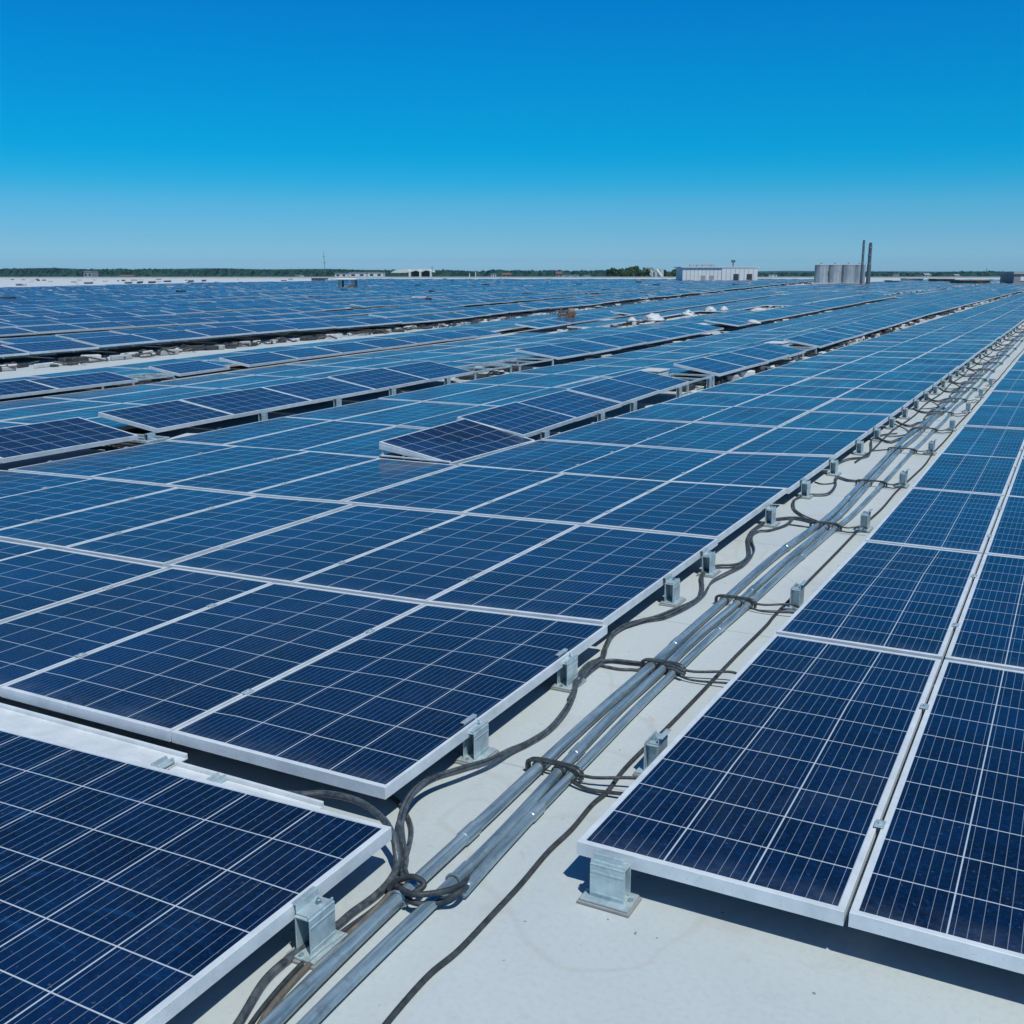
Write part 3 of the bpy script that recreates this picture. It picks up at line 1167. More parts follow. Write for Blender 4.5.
for pix, r, uend, lab, sd in ((pipeA, .0225, -0.955, 'leftmost metal conduit of the three, running up the white aisle', 1),
                              (pipeB, .0205, -0.905, 'middle metal conduit of the three running up the aisle', 2),
                              (pipeC, .0185, -0.845, 'thin rightmost conduit of the three, starting at the cable knot', 3)):
    pts = extend(trace(pix, r + .006), uend, 62, seed=sd)
    pts = resample(spline(pts, 4), conds[-1] if conds else None, .062)
    conds.append(pts)
    m = MB()
    m.tube(pts, r, 14)
    o = m.build('metal_conduit', M['conduit'], None, pts[0], smooth=True)
    tag(o, lab, 'conduit', 'metal conduits in the aisle')
    for v in {1: (1.66, 2.9, 4.2, 5.3), 2: (1.53, 2.1, 3.55, 4.9), 3: (1.80, 3.1, 4.1, 5.6)}[sd]:
        c, d = along(pts, v)
        m = MB()
        rr = r * 1.16
        m.tube([c - d * .045, c - d * .043, c + d * .043, c + d * .045], rr, 16, rfun=lambda k, rr=rr: rr if 0.2 < k < .8 else rr * .93)
        m.build('coupling', M['conduit'], o, c, smooth=False)
# ------------------------------------------------------------------ cables
def strand_pts(pts, off, tw, ph):
    out = []
    L = 0
    for i, p in enumerate(pts):
        if i: L += (p - pts[i - 1]).length
        t = (pts[min(i + 1, len(pts) - 1)] - pts[max(i - 1, 0)]).normalized()
        a = t.cross(Vector((0, 0, 1)))
        if a.length < 1e-4: a = Vector((1, 0, 0))
        a.normalize()
        b = a.cross(t)
        th = ph + L * tw
        out.append(p + a * math.cos(th) * off + b * (math.sin(th) * off + off))
    return out


def cable(pix, r, lab, mat='cable', strands=1, lift=0.0, group='cables on the roof', n=8, raw=False):
    pts = spline(pix if raw else trace(pix, r, lift), 7)
    o = None
    m = MB()
    if strands == 1:
        m.tube(pts, r, n)
    else:
        for k in range(strands):
            m.tube(strand_pts(pts, r * .95, 3.5, 2 * math.pi * k / strands + .6), r * .85, n)
    o = m.build('cable', M[mat], None, pts[0], smooth=True)
    return tag(o, lab, 'cable', group)


cable([(205, 1070), (238, 1024), (264, 982), (290, 958), (312, 943), (338, 925), (352, 913), (374, 897), (389, 882, .004), (397, 866, .012), (396, 850, .03), (393, 836, .045),
       (382, 818, .055), (360, 802, .055), (329, 794, .052), (303, 794.5, .05), (279, 794, .045), (262, 797, .03)], .0125,
      'grey cable arching out behind the foreground panel and down its side', strands=1)
cable([(222, 1070), (251, 1024), (275, 993), (302, 964), (322, 947), (345, 930), (370, 912), (388, 897), (400, 888)], .0075,
      'thin dark cable between the arching cable and the tan one', 'cable_dark')
cable([(236, 1070), (264, 1018), (290, 985), (318, 957), (346, 936), (371, 914), (391, 893), (402, 884, .006), (413, 880, .008)], .0095,
      'brown tan cable lying beside the left conduit', 'cable_tan')
k3 = [(420, 889, .006), (408, 882, .006), (404, 872, .004), (405, 859), (401, 839, .006), (401, 820, .016), (412, 797, .03), (431, 781, .032), (462, 771, .024), (490, 763, .012), (510, 753, .004),
      (528, 745), (549, 731), (565, 713), (574, 696), (577, 680), (588, 667), (602, 660), (606, 648), (613, 635), (629, 626), (654, 619), (671, 613), (696, 602),
      (702, 590), (702, 577), (714, 568), (738, 566), (749, 556), (748, 540), (756, 529), (774, 521), (795, 519), (814, 523)]
cable(k3, .0085, 'thick twisted grey cable bundle looping along the left block edge', strands=3)
cable([(404, 862, .004), (409, 846), (411, 828), (405, 812, .0), (396, 800, .0), (380, 790, .0)], .009, 'short grey cable rising beside the knot at the foreground')
cable([(622, 629), (646, 622), (666, 618), (690, 606), (704, 595), (712, 583), (728, 574), (744, 565), (754, 552), (751, 538), (758, 532), (770, 531), (786, 526), (792, 520)], .0075,
      'second loose cable strand snaking beside the bundle', strands=2)
cable([(600, 663), (612, 662), (630, 664), (652, 667), (668, 668, .018), (684, 674, .018)], .008, 'cable pair crossing from the bundle over the conduits', strands=2)
cable([(594, 664), (618, 669), (636, 670), (652, 674), (656, 680)], .008, 'short cable just below the crossing cable pair')
cable([(570, 700), (577, 687), (590, 672), (603, 662)], .009, 'grey cable joining the twisted bundle by the second foot', strands=2)
cable([(818, 523), (803, 517), (794, 509), (795, 500), (809, 496), (827, 495), (835, 487), (836, 478), (848, 481), (864, 482)], .0075,
      'S shaped cable pair looping out to the conduits in the middle distance', strands=2)
cable([(786, 524), (800, 526), (814, 528), (826, 528, .02)], .0065, 'short straight cable crossing under the S shaped loop')
cable([(815, 482), (822, 484), (833, 483), (838, 478)], .007, 'little cable link beside the far S loop')
cable([(835, 466), (848, 460), (867, 457), (871, 449), (872, 440), (885, 435), (897, 434)], .0075, 'curved cable beyond the S loops, under the left block edge', strands=2)
cable([(871, 451), (882, 450), (893, 449), (902, 446, .02)], .0075, 'cable crossing to the conduits beyond the S loops')
# long dark cable by the right block
k4 = trace([(352, 1070), (386, 1024), (427, 977), (459, 950), (494, 913), (521, 884), (548, 852), (572, 829), (592, 805), (607, 792), (622, 772), (640, 753), (664, 731), (700, 694),
            (716, 677), (740, 652), (766, 626), (777, 613)], .009)
k4 = extend(k4, -0.735, 40, amp=.006, seed=9)
cable(k4, .009, 'long dark cable running close along the right block', 'cable_dark', raw=True)

# knot of cable at the foreground conduits
def ring(c, d, r, rt, n=20, sq=1.0):
    a = d.cross(Vector((0, 0, 1))).normalized()
    b = a.cross(d).normalized()
    return [c + a * (math.cos(2 * math.pi * k / n) * r) + b * (math.sin(2 * math.pi * k / n) * r * sq) for k in range(n + 1)]


t = thing('cable_knot', trace([(420, 890)], 0)[0], 'tangled knot of dark cable tied round both conduits in the foreground', 'cable knot')
for pixs, r in (([(396, 886, .02), (412, 894, .035), (435, 893, .035), (455, 888, .03), (468, 880, .014), (478, 871, .004), (486, 863, -.008)], .010),
                ([(398, 892, .004), (415, 903, .02), (440, 902, .012), (458, 893, .03), (468, 886, .012), (476, 878, .002), (482, 870, -.010)], .009),
                ([(388, 890, .004), (399, 880, .024), (413, 877, .036), (424, 884, .03), (414, 893, .02), (400, 897, .008)], .010)):
    m = MB()
    m.tube(spline(trace(pixs, r), 7), r, 8)
    m.build('cable_loop', M['cable_dark'], t, parent_world(t), smooth=True)
for pts, v in ((conds[0], 1.405), (conds[1], 1.50)):
    c, d = along(pts, v)
    m = MB()
    m.tube(ring(c, d, .0255, .004), .0045, 6)
    m.box(c + Vector((.028, 0, -.004)), (.014, .018, .02), bevel=.003)
    m.build('pipe_clamp', M['conduit'], t, c)

# straps tying the conduits together, with an arm to the right block foot
rs = random.Random(5)
i = 0
for v in (1.98, 2.69, 3.38, 4.63, 5.72, 6.9, 7.9, 8.9, 9.9, 10.9, 11.9, 13, 14.2, 15.5, 17, 19):
    i += 1
    cs = [along(p, v)[0] for p in conds]
    d = Vector((0, 1, 0))
    t = thing('conduit_strap', Vector((cs[0].x, cs[0].y, 0)), '%s dark strap from the front tying the three conduits together' % ordw(i), 'strap', 'straps across the conduits')
    m = MB()
    z = max(c.z for c in cs) + .024
    a, b = cs[0] + Vector((-.05, 0, 0)), cs[2] + Vector((.04, 0, 0))
    prof = [Vector((a.x, a.y, .012)), Vector((a.x + .012, a.y, z)), Vector(((a.x + b.x) / 2, (a.y + b.y) / 2 + .01, z + .003)), Vector((b.x - .012, b.y, z)), Vector((b.x, b.y, .012))]
    m.tube(spline(prof, 5), .0075, 7)
    m.tube(spline([p + Vector((0, .022, -.002)) for p in prof], 5), .006, 7)
    m.build('strap_bars', M['strap'], t, t.location, smooth=True)
    for c, p in zip(cs, conds):
        m = MB()
        m.tube(ring(c, d, .0255, .004, 14), .0045, 6)
        m.build('pipe_clamp', M['strap'], t, c)
    if v < 12:
        m = MB()
        e = W(-0.73, v + .03, ROOF + .022)
        m.tube(spline([b + Vector((-.03, 0, .02)), b + Vector((.05, .005, .012)), e + Vector((-.05, 0, .01)), e], 4), .0065, 7)
        m.tube(spline([b + Vector((-.03, -.03, .0)), b + Vector((.06, -.05, -.01)), e + Vector((-.03, -.09, -.012)), e + Vector((.01, -.09, -.012))], 4), .0075 if v < 2.2 else .0055, 7)
        m.build('tie_arm', M['strap'], t, t.location, smooth=True)

# cable loops further up the aisle
rs = random.Random(11)
v = 7.25
i = 0
while v < 26:
    i += 1
    z = ROOF + .008
    off = rs.uniform(-.05, .05)
    e = -1.13
    pts = [W(e, v, z + .03), W(e + .04, v + .06, z), W(e + .10 + off * .4, v + .02, z), W(e + .13, v + .22, z), W(e + .16 + off, v + .35, z), W(-.99, v + .42, z + .005), W(-.95, v + .46, z + .04), W(-.86, v + .50, z + .045)]
    cable(pts, .0085, '%s cable loop of the far aisle, counted from the nearest' % ordw(i), raw=True, strands=2, group='cable loops up the far aisle', n=6)
    if i % 2:
        pts = [W(e + .02, v + .3, z), W(e + .09, v + .34, z), W(e + .14, v + .5, z), W(e + .10, v + .68, z), W(e + .01, v + .72, z + .03)]
        cable(pts, .008, 'small cable bow under the left block edge near far loop %s' % ordw(i), raw=True, group='cable bows under the left block edge', n=6)
    v += 0.85 if v < 14 else 1.3
cable([W(-1.10 + .012 * math.sin(k * 1.7), 6.4 + k * .5, ROOF + .008) for k in range(60)], .009, 'long dark cable in the shadow under the left block edge', 'cable_dark', raw=True)

# ------------------------------------------------------------------ clutter between the distant rows
def ballast(u, v, label, s=1.0, mat='block'):
    p = W(u, v, ROOF)
    m = MB()
    a = random.uniform(-.3, .3)
    ax = (Vector((math.cos(a), math.sin(a), 0)), Vector((-math.sin(a), math.cos(a), 0)), Vector((0, 0, 1)))
    m.box(p + Vector((0, 0, .05 * s)), (.20 * s, .38 * s, .10 * s), ax, bevel=.012)
    m.box(p + Vector((0, 0, .105 * s)), (.05 * s, .30 * s, .012 * s), ax, bevel=.004)
    return tag(m.build('ballast_block', M[mat], None, p), label, 'ballast block', 'pale ballast blocks between the panel rows')


def clutter(path, n, wid, seed, mbs, hi=1.0):
    rnd = random.Random(seed)
    for k in range(n):
        t = k / n + rnd.uniform(-.3, .3) / n
        L = t * (len(path) - 1)
        i = int(max(0, min(len(path) - 2, math.floor(L)))); f = L - i
        u = path[i][0] * (1 - f) + path[i + 1][0] * f + rnd.uniform(-wid, wid)
        v = path[i][1] * (1 - f) + path[i + 1][1] * f
        a = rnd.uniform(-.5, .5)
        ax = (Vector((math.cos(a), math.sin(a), 0)), Vector((-math.sin(a), math.cos(a), 0)), Vector((0, 0, 1)))
        h = rnd.uniform(.05, .15) * hi
        sx, sy = rnd.uniform(.06, .24), rnd.uniform(.1, .55)
        mi = rnd.choice([0, 0, 1, 1, 2])
        p = W(u, v, ROOF)
        mbs.box(p + Vector((0, 0, h / 2)), (sx, sy, h), ax, mi=mi, bevel=.02)
        if rnd.random() < .6:
            q0 = p + Vector((rnd.uniform(-.2, .2), rnd.uniform(-.5, .5), h * .6))
            mbs.tube(spline([q0, q0 + Vector((rnd.uniform(-.3, .3), .25, .06)), q0 + Vector((rnd.uniform(-.3, .3), .5, -.02)), q0 + Vector((rnd.uniform(-.3, .3), .9, .03))], 3), .018, 5, mi=1)


cl = MB()
clutter([(warp(-2.93, v), v) for v in range(10, 60, 2)], 110, .05, 1, cl, .9)
clutter([(warp(-11.0, v) + .15, v) for v in [6, 9, 12, 15, 19, 24, 30, 38, 47, 58, 69, 90, 110, 130]], 280, .15, 2, cl, .9)
clutter([(-8.25 + .25 * math.sin(v * .3), v) for v in range(18, 120, 4)], 230, .28, 3, cl, 1.1)
clutter([(warp(-9.25, v), v) for v in [20, 24, 30, 38, 47, 58, 69]], 60, .12, 4, cl, 1.1)
clutter([(warp(-5.03, v), v) for v in range(5, 44, 3)], 60, .04, 5, cl, .8)
clutter([(-4.1 - .02 * v, v) for v in range(34, 130, 6)], 60, .2, 8, cl, 1.0)
rnd = random.Random(21)
for k in range(240):
    lat, fwd = rnd.uniform(-75, 40), rnd.uniform(18, 150)
    if abs(lat) > fwd * .5: continue
    p = RGT * lat + FH * fwd
    if p.x > -13 - p.y * .12: continue
    a = rnd.uniform(-.5, .5) + .15
    ax = (Vector((math.cos(a), math.sin(a), 0)), Vector((-math.sin(a), math.cos(a), 0)), Vector((0, 0, 1)))
    h = rnd.uniform(.08, .22)
    cl.box(W(p.x, p.y, -.98) + Vector((0, 0, h / 2)), (rnd.uniform(.25, 1.2), rnd.uniform(.2, .8), h), ax, mi=rnd.choice([0, 1, 1, 2]), bevel=.02)
tag(cl.build('roof_clutter', [M['block'], M['dark'], M['grey']]), 'scattered pale blocks, dark boxes and cable heaps lining the distant panel gaps', 'clutter', kind='stuff')

i = 0
for v in (6.25, 7.35, 8.25, 9.5, 10.0, 10.9):
    i += 1
    ballast(warp(-2.93, v) + .03, v, '%s pale ballast block in the gap before the nearest raised row' % ordw(i), .5)
i = 0
for v in (5.3, 6.3, 7.2, 8.2, 9.1, 9.8):
    i += 1
    ballast(warp(-5.0, v), v, '%s pale ballast block in the gap before the second raised row' % ordw(i), .5)

# open trays where panels are missing in the raised rows
def tray(u, v, w, L, zt, label):
    p = W(u, v, ROOF)
    t = thing('empty_panel_bay', p, label, 'panel bay', 'open bays in the raised rows')
    m = MB()
    for a, b, sx, sy in ((-w / 2, 0, .03, L), (w / 2, 0, .03, L), (0, -L / 2, w, .03), (0, L / 2, w, .03), (0, 0, w, .03)):
        m.box(p + Vector((a, b, (zt - ROOF) * S)), (sx, sy, .03), bevel=.004)
    for a in (-w / 2, w / 2):
        for b in (-L / 2, L / 2):
            m.box(p + Vector((a, b, (zt - ROOF) * S / 2 - .01)), (.03, .03, (zt - ROOF) * S - .02))
    m.build('open_frame', M['zinc'], t, p)
    m = MB()
    rr = random.Random(int(v * 10))
    for k in range(6):
        x0, y0 = rr.uniform(-w * .4, w * .4), rr.uniform(-L * .4, L * .4)
        m.tube(spline([p + Vector((x0 + rr.uniform(-.25, .25), y0 + rr.uniform(-.3, .3), rr.uniform(.02, .10))) for _ in range(6)], 4), .014, 6)
    m.build('cable_heap', M['cable_dark'], t, p, smooth=True)
    m = MB()
    m.box(p + Vector((.05, -.1, .045)), (w * .5, L * .35, .07), bevel=.01)
    m.build('junction_box', M['dark'], t, p)


tray(warp(-3.14, 9.8), 9.8, .72, 1.35, -.985, 'open panel bay with dark cables in the nearest raised row')
tray(warp(-3.14, 14.3), 14.3, .72, 1.3, -.985, 'smaller open bay further along the nearest raised row')
tray(-5.20, 4.79, .80, .30, -1.01, 'narrow gap of dark cables splitting the second raised row')
tray(warp(-5.35, 9.85), 9.85, .8, 1.35, -.985, 'first of two dark open bays in the second raised row')
tray(warp(-5.35, 10.8), 10.85, .8, 1.45, -.985, 'second of two dark open bays in the second raised row')
tray(warp(-7.8, 9.0) + .1, 7.5, .7, .9, -.985, 'open bay with rubble before the isolated dark panel')

# white box at the end of the first run
def whitebox(u, v, z, sx, sy, h, label):
    p = W(u, v, z)
    m = MB()
    m.box(p + Vector((0, 0, h / 2)), (sx, sy, h), bevel=.02)
    m.box(p + Vector((0, 0, h + .012)), (sx * 1.06, sy * 1.04, .02), bevel=.006)
    tag(m.build('equipment_box', M['tarp'], None, p), label, 'equipment box')


whitebox(warp(-3.33, 9.55), 9.62, -1.0, .34, .5, .16, 'small white box where the nearest raised row breaks')
whitebox(warp(-3.33, 14.2), 14.2, -1.0, .4, .7, .16, 'small white lid box at the second break of the nearest raised row')


def tarp(x, y, wpx, hpx, label, z=-.99):
    u, v, _ = on(x, y, z)
    p = W(u, v, z)
    d = (p - EYE).dot(FWD)
    w, h = wpx * d / F, hpx * d / F * 1.0
    m = MB()
    n, k = 14, 8
    vs, fs = [], []
    for j in range(k + 1):
        for i in range(n):
            th = 2 * math.pi * i / n
            r = 1 - (j / k) ** 1.3
            wob = 1 + .45 * noise.noise(Vector((math.cos(th) * 2 + x, math.sin(th) * 2, j * .7)))
            vs.append(p + RGT * (math.cos(th) * r * w / 2 * wob) + FH * (math.sin(th) * r * w * .55 * wob) + Vector((0, 0, h * math.sin(j / k * math.pi / 2) * (1 + .25 * noise.noise(Vector((th, j * .5, x)))))))
    for j in range(k):
        for i in range(n):
            fs.append((j * n + i, j * n + (i + 1) % n, (j + 1) * n + (i + 1) % n, (j + 1) * n + i))
    m.add(vs, fs)
    tag(m.build('covered_heap', M['tarp'], None, p, smooth=True), label, 'covered heap', 'white covered heaps on the far roof')


tarp(653, 320, 22, 6.5, 'largest white covered heap in the middle distance')
tarp(632, 321, 10, 3.5, 'low white heap left of the largest heap')
tarp(688, 315, 14, 4.5, 'white heap directly right of the largest heap')
tarp(710, 311, 12, 4.5, 'small white heap between the largest heap and the flat dome')
tarp(724, 310, 9, 3.5, 'small white lump just left of the flat dome')
tarp(758, 311, 17, 3.2, 'flat white dome lying alone right of the heaps')
tarp(736, 318, 9, 2, 'small pale patch by the dark gap below the dome')
tarp(752, 323, 17, 3.0, 'low pale mound below the flat dome')
tarp(702, 326, 18, 3, 'pale mound at the far end of the third tilted run')

# ------------------------------------------------------------------ far roof equipment and buildings
def px(d):
    return d * (cp * cp + sp * cp * 0) / F / cp * 1.0 if False else d / (F / cp)


def at_roof(x, y):
    u, v, _ = on(x, y, ROOF)
    p = W(u, v, ROOF)
    d = (p - EYE).dot(FH)
    return p, d, d * cp * 1.0 / F * (1 / cp) * (1 / cp) ** 0


def frame_box(m, p, w, dp, h, mi=0, bevel=0.0, ang=0.0):
    """box standing on p, w across the view, dp deep"""
    ca, sa = math.cos(ang), math.sin(ang)
    X = RGT * ca + FH * sa
    Y = FH * ca - RGT * sa
    m.box(p + Y * (dp / 2) + Vector((0, 0, h / 2)), (w, dp, h), (X, Y, Vector((0, 0, 1))), mi=mi, bevel=bevel)


# silos
names = ['leftmost of the four grey silos', 'second from left of four grey silos', 'third from left of four grey silos', 'rightmost silo, half hidden behind the chimneys']
for (x, w, lab) in ((820.5, 12.4, names[0]), (834.2, 12.2, names[1]), (847.6, 12.2, names[2]), (858.4, 11, names[3])):
    p, d, s = at_roof(x, 283.6)
    r = w / 2 * s
    h = 17.5 * s
    t = thing('silo', p, lab + ', ribbed steel with a low cone top', 'silo', 'grey silos on the far roof')
    m = MB()
    prof = []
    k = 22
    for j in range(k + 1):
        z = h * j / k
        prof += [(r * (1.0 if j % 2 else .985), z)]
    m.lathe(prof, p, 40)
    m.build('drum', M['silo'], t, p)
    m = MB(); m.lathe([(r * 1.02, h), (r * 1.02, h + .05), (r * .6, h + r * .12), (r * .18, h + r * .22), (r * .18, h + r * .40), (.02, h + r * .44)], p, 32)
    m.build('cone_roof', M['grey'], t, p)
    m = MB()
    for k in range(12):
        th = 2 * math.pi * k / 12
        c = p + Vector((math.cos(th) * r * 1.01, math.sin(th) * r * 1.01, h / 2))
        m.box(c, (.05, .05, h), (Vector((math.cos(th), math.sin(th), 0)), Vector((-math.sin(th), math.cos(th), 0)), Vector((0, 0, 1))))
    m.build('stiffeners', M['grey'], t, p)
for (x, w, top, lab) in ((861, 2.5, 243.5, 'thinner taller steel chimney beside the silos'), (867.8, 3.6, 246, 'thicker chimney at the right end of the silos')):
    p, d, s = at_roof(x, 284.9)
    r, h = w / 2 * s, (284.9 - top) * s
    t = thing('chimney', p, lab, 'chimney', 'twin steel chimneys')
    m = MB(); m.lathe([(r * 1.15, 0), (r * 1.1, h * .45), (r * .95, h * .5), (r * .88, h)], p, 20); m.build('shaft', M['stack'], t, p, smooth=False)
    m = MB()
    for z in (.5, .72, .9):
        m.lathe([(r * 1.25, h * z), (r * 1.25, h * z + .10)], p, 20)
    m.build('collars', M['silo'], t, p)
    m = MB(); m.lathe([(r * .7, h), (r * .7, h + .18)], p, 16); m.build('flue', M['dark'], t, p)
p, d, s = at_roof(842, 284.6)
m = MB(); frame_box(m, p, 58 * s, 5, .22); tag(m.build('concrete_plinth', M['grey'], None, p), 'low grey plinth under the silos', 'plinth')

# white warehouse on the far roof
p, d, s = at_roof(721, 281.4)
t = thing('white_building', p, 'long white flat roofed building with a shaded left wing', 'building')
lw, rw, hh = 38 * s, 35 * s, 13.2 * s
lp = p - RGT * (lw / 2)
# left wing turned away from the sun, right wing turned towards it
m = MB(); frame_box(m, p - RGT * (lw * .5) - FH * .35, lw, 9, hh, ang=0.0); m.build('left_wing', M['white'], t, p)
m = MB(); frame_box(m, p + RGT * (rw * .5) - FH * .5, rw - .05, 9.5, hh * .97); m.build('right_wing', M['white'], t, p)
m = MB(); frame_box(m, p - RGT * (1.5 * s) - FH * .60 + Vector((0, 0, hh)), lw + rw + 3 * s, 11.0, .16); m.build('roof_slab', M['white'], t, p)
m = MB()
for k in range(1, 10):
    frame_box(m, p - RGT * (lw * k / 10) - FH * .38, .07, .04, hh * .92)
for k in range(1, 8):
    frame_box(m, p + RGT * (rw * k / 8) - FH * .54, .07, .04, hh * .9)
m.build('cladding_joints', M['grey'], t, p)
for x in (14, 27):
    m = MB(); frame_box(m, p + RGT * (x * s) - FH * .56, 1.1, .05, 1.5); m.build('door', M['dark'], t, p)
for x in (-18, -10):
    m = MB(); frame_box(m, p + RGT * (x * s) - FH * .41, .9, .05, 1.2); m.build('door', M['grey'], t, p)
m = MB()
for x, w in ((-28, 1.2), (-22, .8), (-15, 1.6), (-8, .9)):
    frame_box(m, p + RGT * (x * s) + Vector((0, 0, hh + .22)), w, 1, .35)
m.build('roof_unit', M['grey'], t, p)
m = MB()
c = p + RGT * (14 * s) + FH * 3
m.tube([c + Vector((0, 0, hh)), c + Vector((0, 0, hh + 1.5))], .12, 8)
m.box(c + Vector((0, 0, hh + 1.3)), (.8, .5, .5), bevel=.05)
m.build('mast', M['stack'], t, p)

# hangar with two arches, left of centre
p, d, s = at_roof(414, 278.4)
p = fpt(p.dot(RGT), 420, -2)
s = 420 * cp / F
t = thing('arched_hangar', p, 'white hangar with a curved roof and two dark arches on the horizon', 'building')
base = far(430, 278, 420); s = (far(431, 278, 420) - base).length
w = 16 * s
m = MB()
arch = lambda cx, r, n=10: [(cx + r * math.cos(math.pi * k / n), 5.5 * s + (r * .8) * math.sin(math.pi * k / n)) for k in range(n + 1)]
g = far(404, 280, 420)
def pt(a, z, f=0): return g + RGT * (a * s) + Vector((0, 0, z * s)) + FH * f
for a0 in (6, 16.5, 27):
    m.box(pt(a0, 4), (1.8 * s, 2, 10 * s), (RGT, FH, Vector((0, 0, 1))))
m.build('pier', M['white'], t, p)
m = MB()
prof = [(-13, 7.0), (-10, 9), (-5, 10.2), (5, 10.8), (20, 11), (28, 10), (29, 7.6), (26, 8.6), (22, 9.4), (17, 7.6), (12, 9.2), (6, 7.6), (0, 7)]
m.prism([pt(a, z) for a, z in prof], FH * 14)
m.build('curved_roof', M['white'], t, p, fixn=True)
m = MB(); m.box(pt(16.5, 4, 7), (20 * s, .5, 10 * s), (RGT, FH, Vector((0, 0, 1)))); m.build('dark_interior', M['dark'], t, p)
m = MB(); m.tube([pt(28.3, 9), pt(28.3, 14)], .12, 6); m.build('mast', M['stack'], t, p)


def simple_house(x0, x1, ytop, ybase, d, label, wall='white', roof='grey', pitched=False, dp=8):
    a, b = far(x0, ybase, d), far(x1, ybase, d)
    h = (far(x0, ytop, d) - a).z
    w = (b - a).length
    p = (a + b) / 2
    t = thing('distant_building', p, label, 'building', 'small distant buildings')
    body = h * (.65 if pitched else .9)
    m = MB(); frame_box(m, p - Vector((0, 0, max(0, p.z - GZ))) if d > 365 else p, w, dp, body + (p.z - GZ if d > 365 else 0)); m.build('wall', M[wall], t, p)
    m = MB()
    if pitched:
        q = p + Vector((0, 0, body))
        m.prism([q - RGT * (w * .54) - FH * .3, q + RGT * (w * .54) - FH * .3, q + RGT * (w * .54) + FH * (dp / 2) + Vector((0, 0, h - body)), q - RGT * (w * .54) + FH * (dp / 2) + Vector((0, 0, h - body))], FH * .01 + Vector((0, 0, .25)))
        m.prism([q - RGT * (w * .54) + FH * (dp + .3), q + RGT * (w * .54) + FH * (dp + .3), q + RGT * (w * .54) + FH * (dp / 2) + Vector((0, 0, h - body)), q - RGT * (w * .54) + FH * (dp / 2) + Vector((0, 0, h - body))], Vector((0, 0, .25)))
    else:
        frame_box(m, p + Vector((0, 0, body)) - FH * .2, w * 1.03, dp + .4, h - body)
    m.build('roof', M[roof], t, p, fixn=True)
    nw = max(2, int(w / 2.5))
    for k in range(nw):
        m = MB(); frame_box(m, p - RGT * (w / 2) + RGT * (w * (k + .5) / nw) - FH * .06 + Vector((0, 0, body * .35)), w / nw * .45, .05, body * .35); m.build('window', M['glass'], t, p)
    return t


simple_house(84, 92, 271, 278, 500, 'pale mast hut left on the tree line', 'grey')
simple_house(119, 133, 275.5, 278.5, 470, 'low red roofed shed on the left tree line', 'grey', 'redroof', True)
simple_house(295, 300, 275, 278.5, 400, 'tiny white hut at the end of the white roof', 'white')
simple_house(335, 347, 273, 277.5, 430, 'left one of the white sheds beside the mast', 'white')
simple_house(349, 366, 272.2, 277.5, 440, 'long white shed between mast and hangar', 'white')
simple_house(368, 383, 272, 277.5, 435, 'white shed just left of the arched hangar', 'white')
simple_house(491, 496, 273.8, 278, 480, 'tiny domed white hut right of the two pale posts', 'white')
simple_house(502, 511, 273.5, 278, 520, 'small red roofed house on the tree line', 'grey', 'redroof', True)
simple_house(556, 562, 272, 278, 520, 'small brown roofed house left of the long shed', 'grey', 'redroof', True)
simple_house(563, 579, 275, 279, 470, 'long low white shed right of centre', 'white')
simple_house(584, 590, 275, 278, 480, 'tiny white shed beside the long low one', 'white')
simple_house(645, 653, 267.5, 279, 410, 'pale blocky plant building behind the trees', 'white')
simple_house(769, 777, 274.5, 277, 900, 'tiny white house among the trees behind the warehouse', 'white')
simple_house(893, 899, 274, 279, 600, 'small grey house on the right tree line', 'grey')
simple_house(925, 931, 273.8, 277.5, 700, 'small pale house on the right tree line', 'white', 'grey', True)
simple_house(955, 960, 274.5, 277.5, 800, 'tiny pale house far right on the tree line', 'white', 'grey', True)

# plant building with slanted duct
a = far(656, 279, 405); s4 = (far(657, 279, 405) - a).length
t = thing('conveyor_plant', a, 'white plant with a slanted conveyor duct beside the dark trees', 'plant')
m = MB()
m.tube([a + Vector((0, 0, 9 * s4)), a + RGT * (8 * s4) - Vector((0, 0, 1 * s4))], 1.6 * s4, 8); m.build('duct', M['white'], t, a)
m = MB(); frame_box(m, a + Vector((0, 0, 8 * s4)), 14 * s4, 3, 1.6 * s4); m.build('gantry', M['grey'], t, a)
m = MB()
for x in (-6, 0, 6):
    m.box(a + RGT * (x * s4) + Vector((0, 0, 4 * s4)), (.8, .8, 10 * s4))
m.build('post', M['white'], t, a)

# masts
for x, yt, yb, d, r, lab in ((325.5, 251.5, 277, 380, .10, 'tall thin lattice mast rising above the horizon'),
                             (151, 268, 278, 450, .10, 'short mast over the left tree line'),
                             (469.5, 273, 279, 380, .22, 'left one of two pale posts on the roof edge'),
                             (475.5, 271.5, 279, 380, .24, 'right taller one of two pale posts on the roof edge'),
                             (986.5, 268, 279, 500, .16, 'dark antenna mast over the right tree line'),
                             (246, 272, 278, 450, .12, 'tiny mast behind the white roof')):
    a, b = far(x, yb, d), far(x, yt, d)
    t = thing('mast', a, lab, 'mast')
    m = MB()
    if x == 325.5: b = b - RGT * .7
    m.tube([a - Vector((0, 0, 6)) if d > 365 else a, a, b], r, 6, rfun=lambda k, r=r: r * (1.4 - .8 * k)); m.build('pole', M['white' if 460 < x < 480 else 'stack'], t, a)
    m = MB()
    for k in (.55, .8):
        c = a.lerp(b, k)
        m.box(c, (.9, .12, .12), (RGT, FH, Vector((0, 0, 1))))
    m.build('crossarm', M['stack'], t, a)

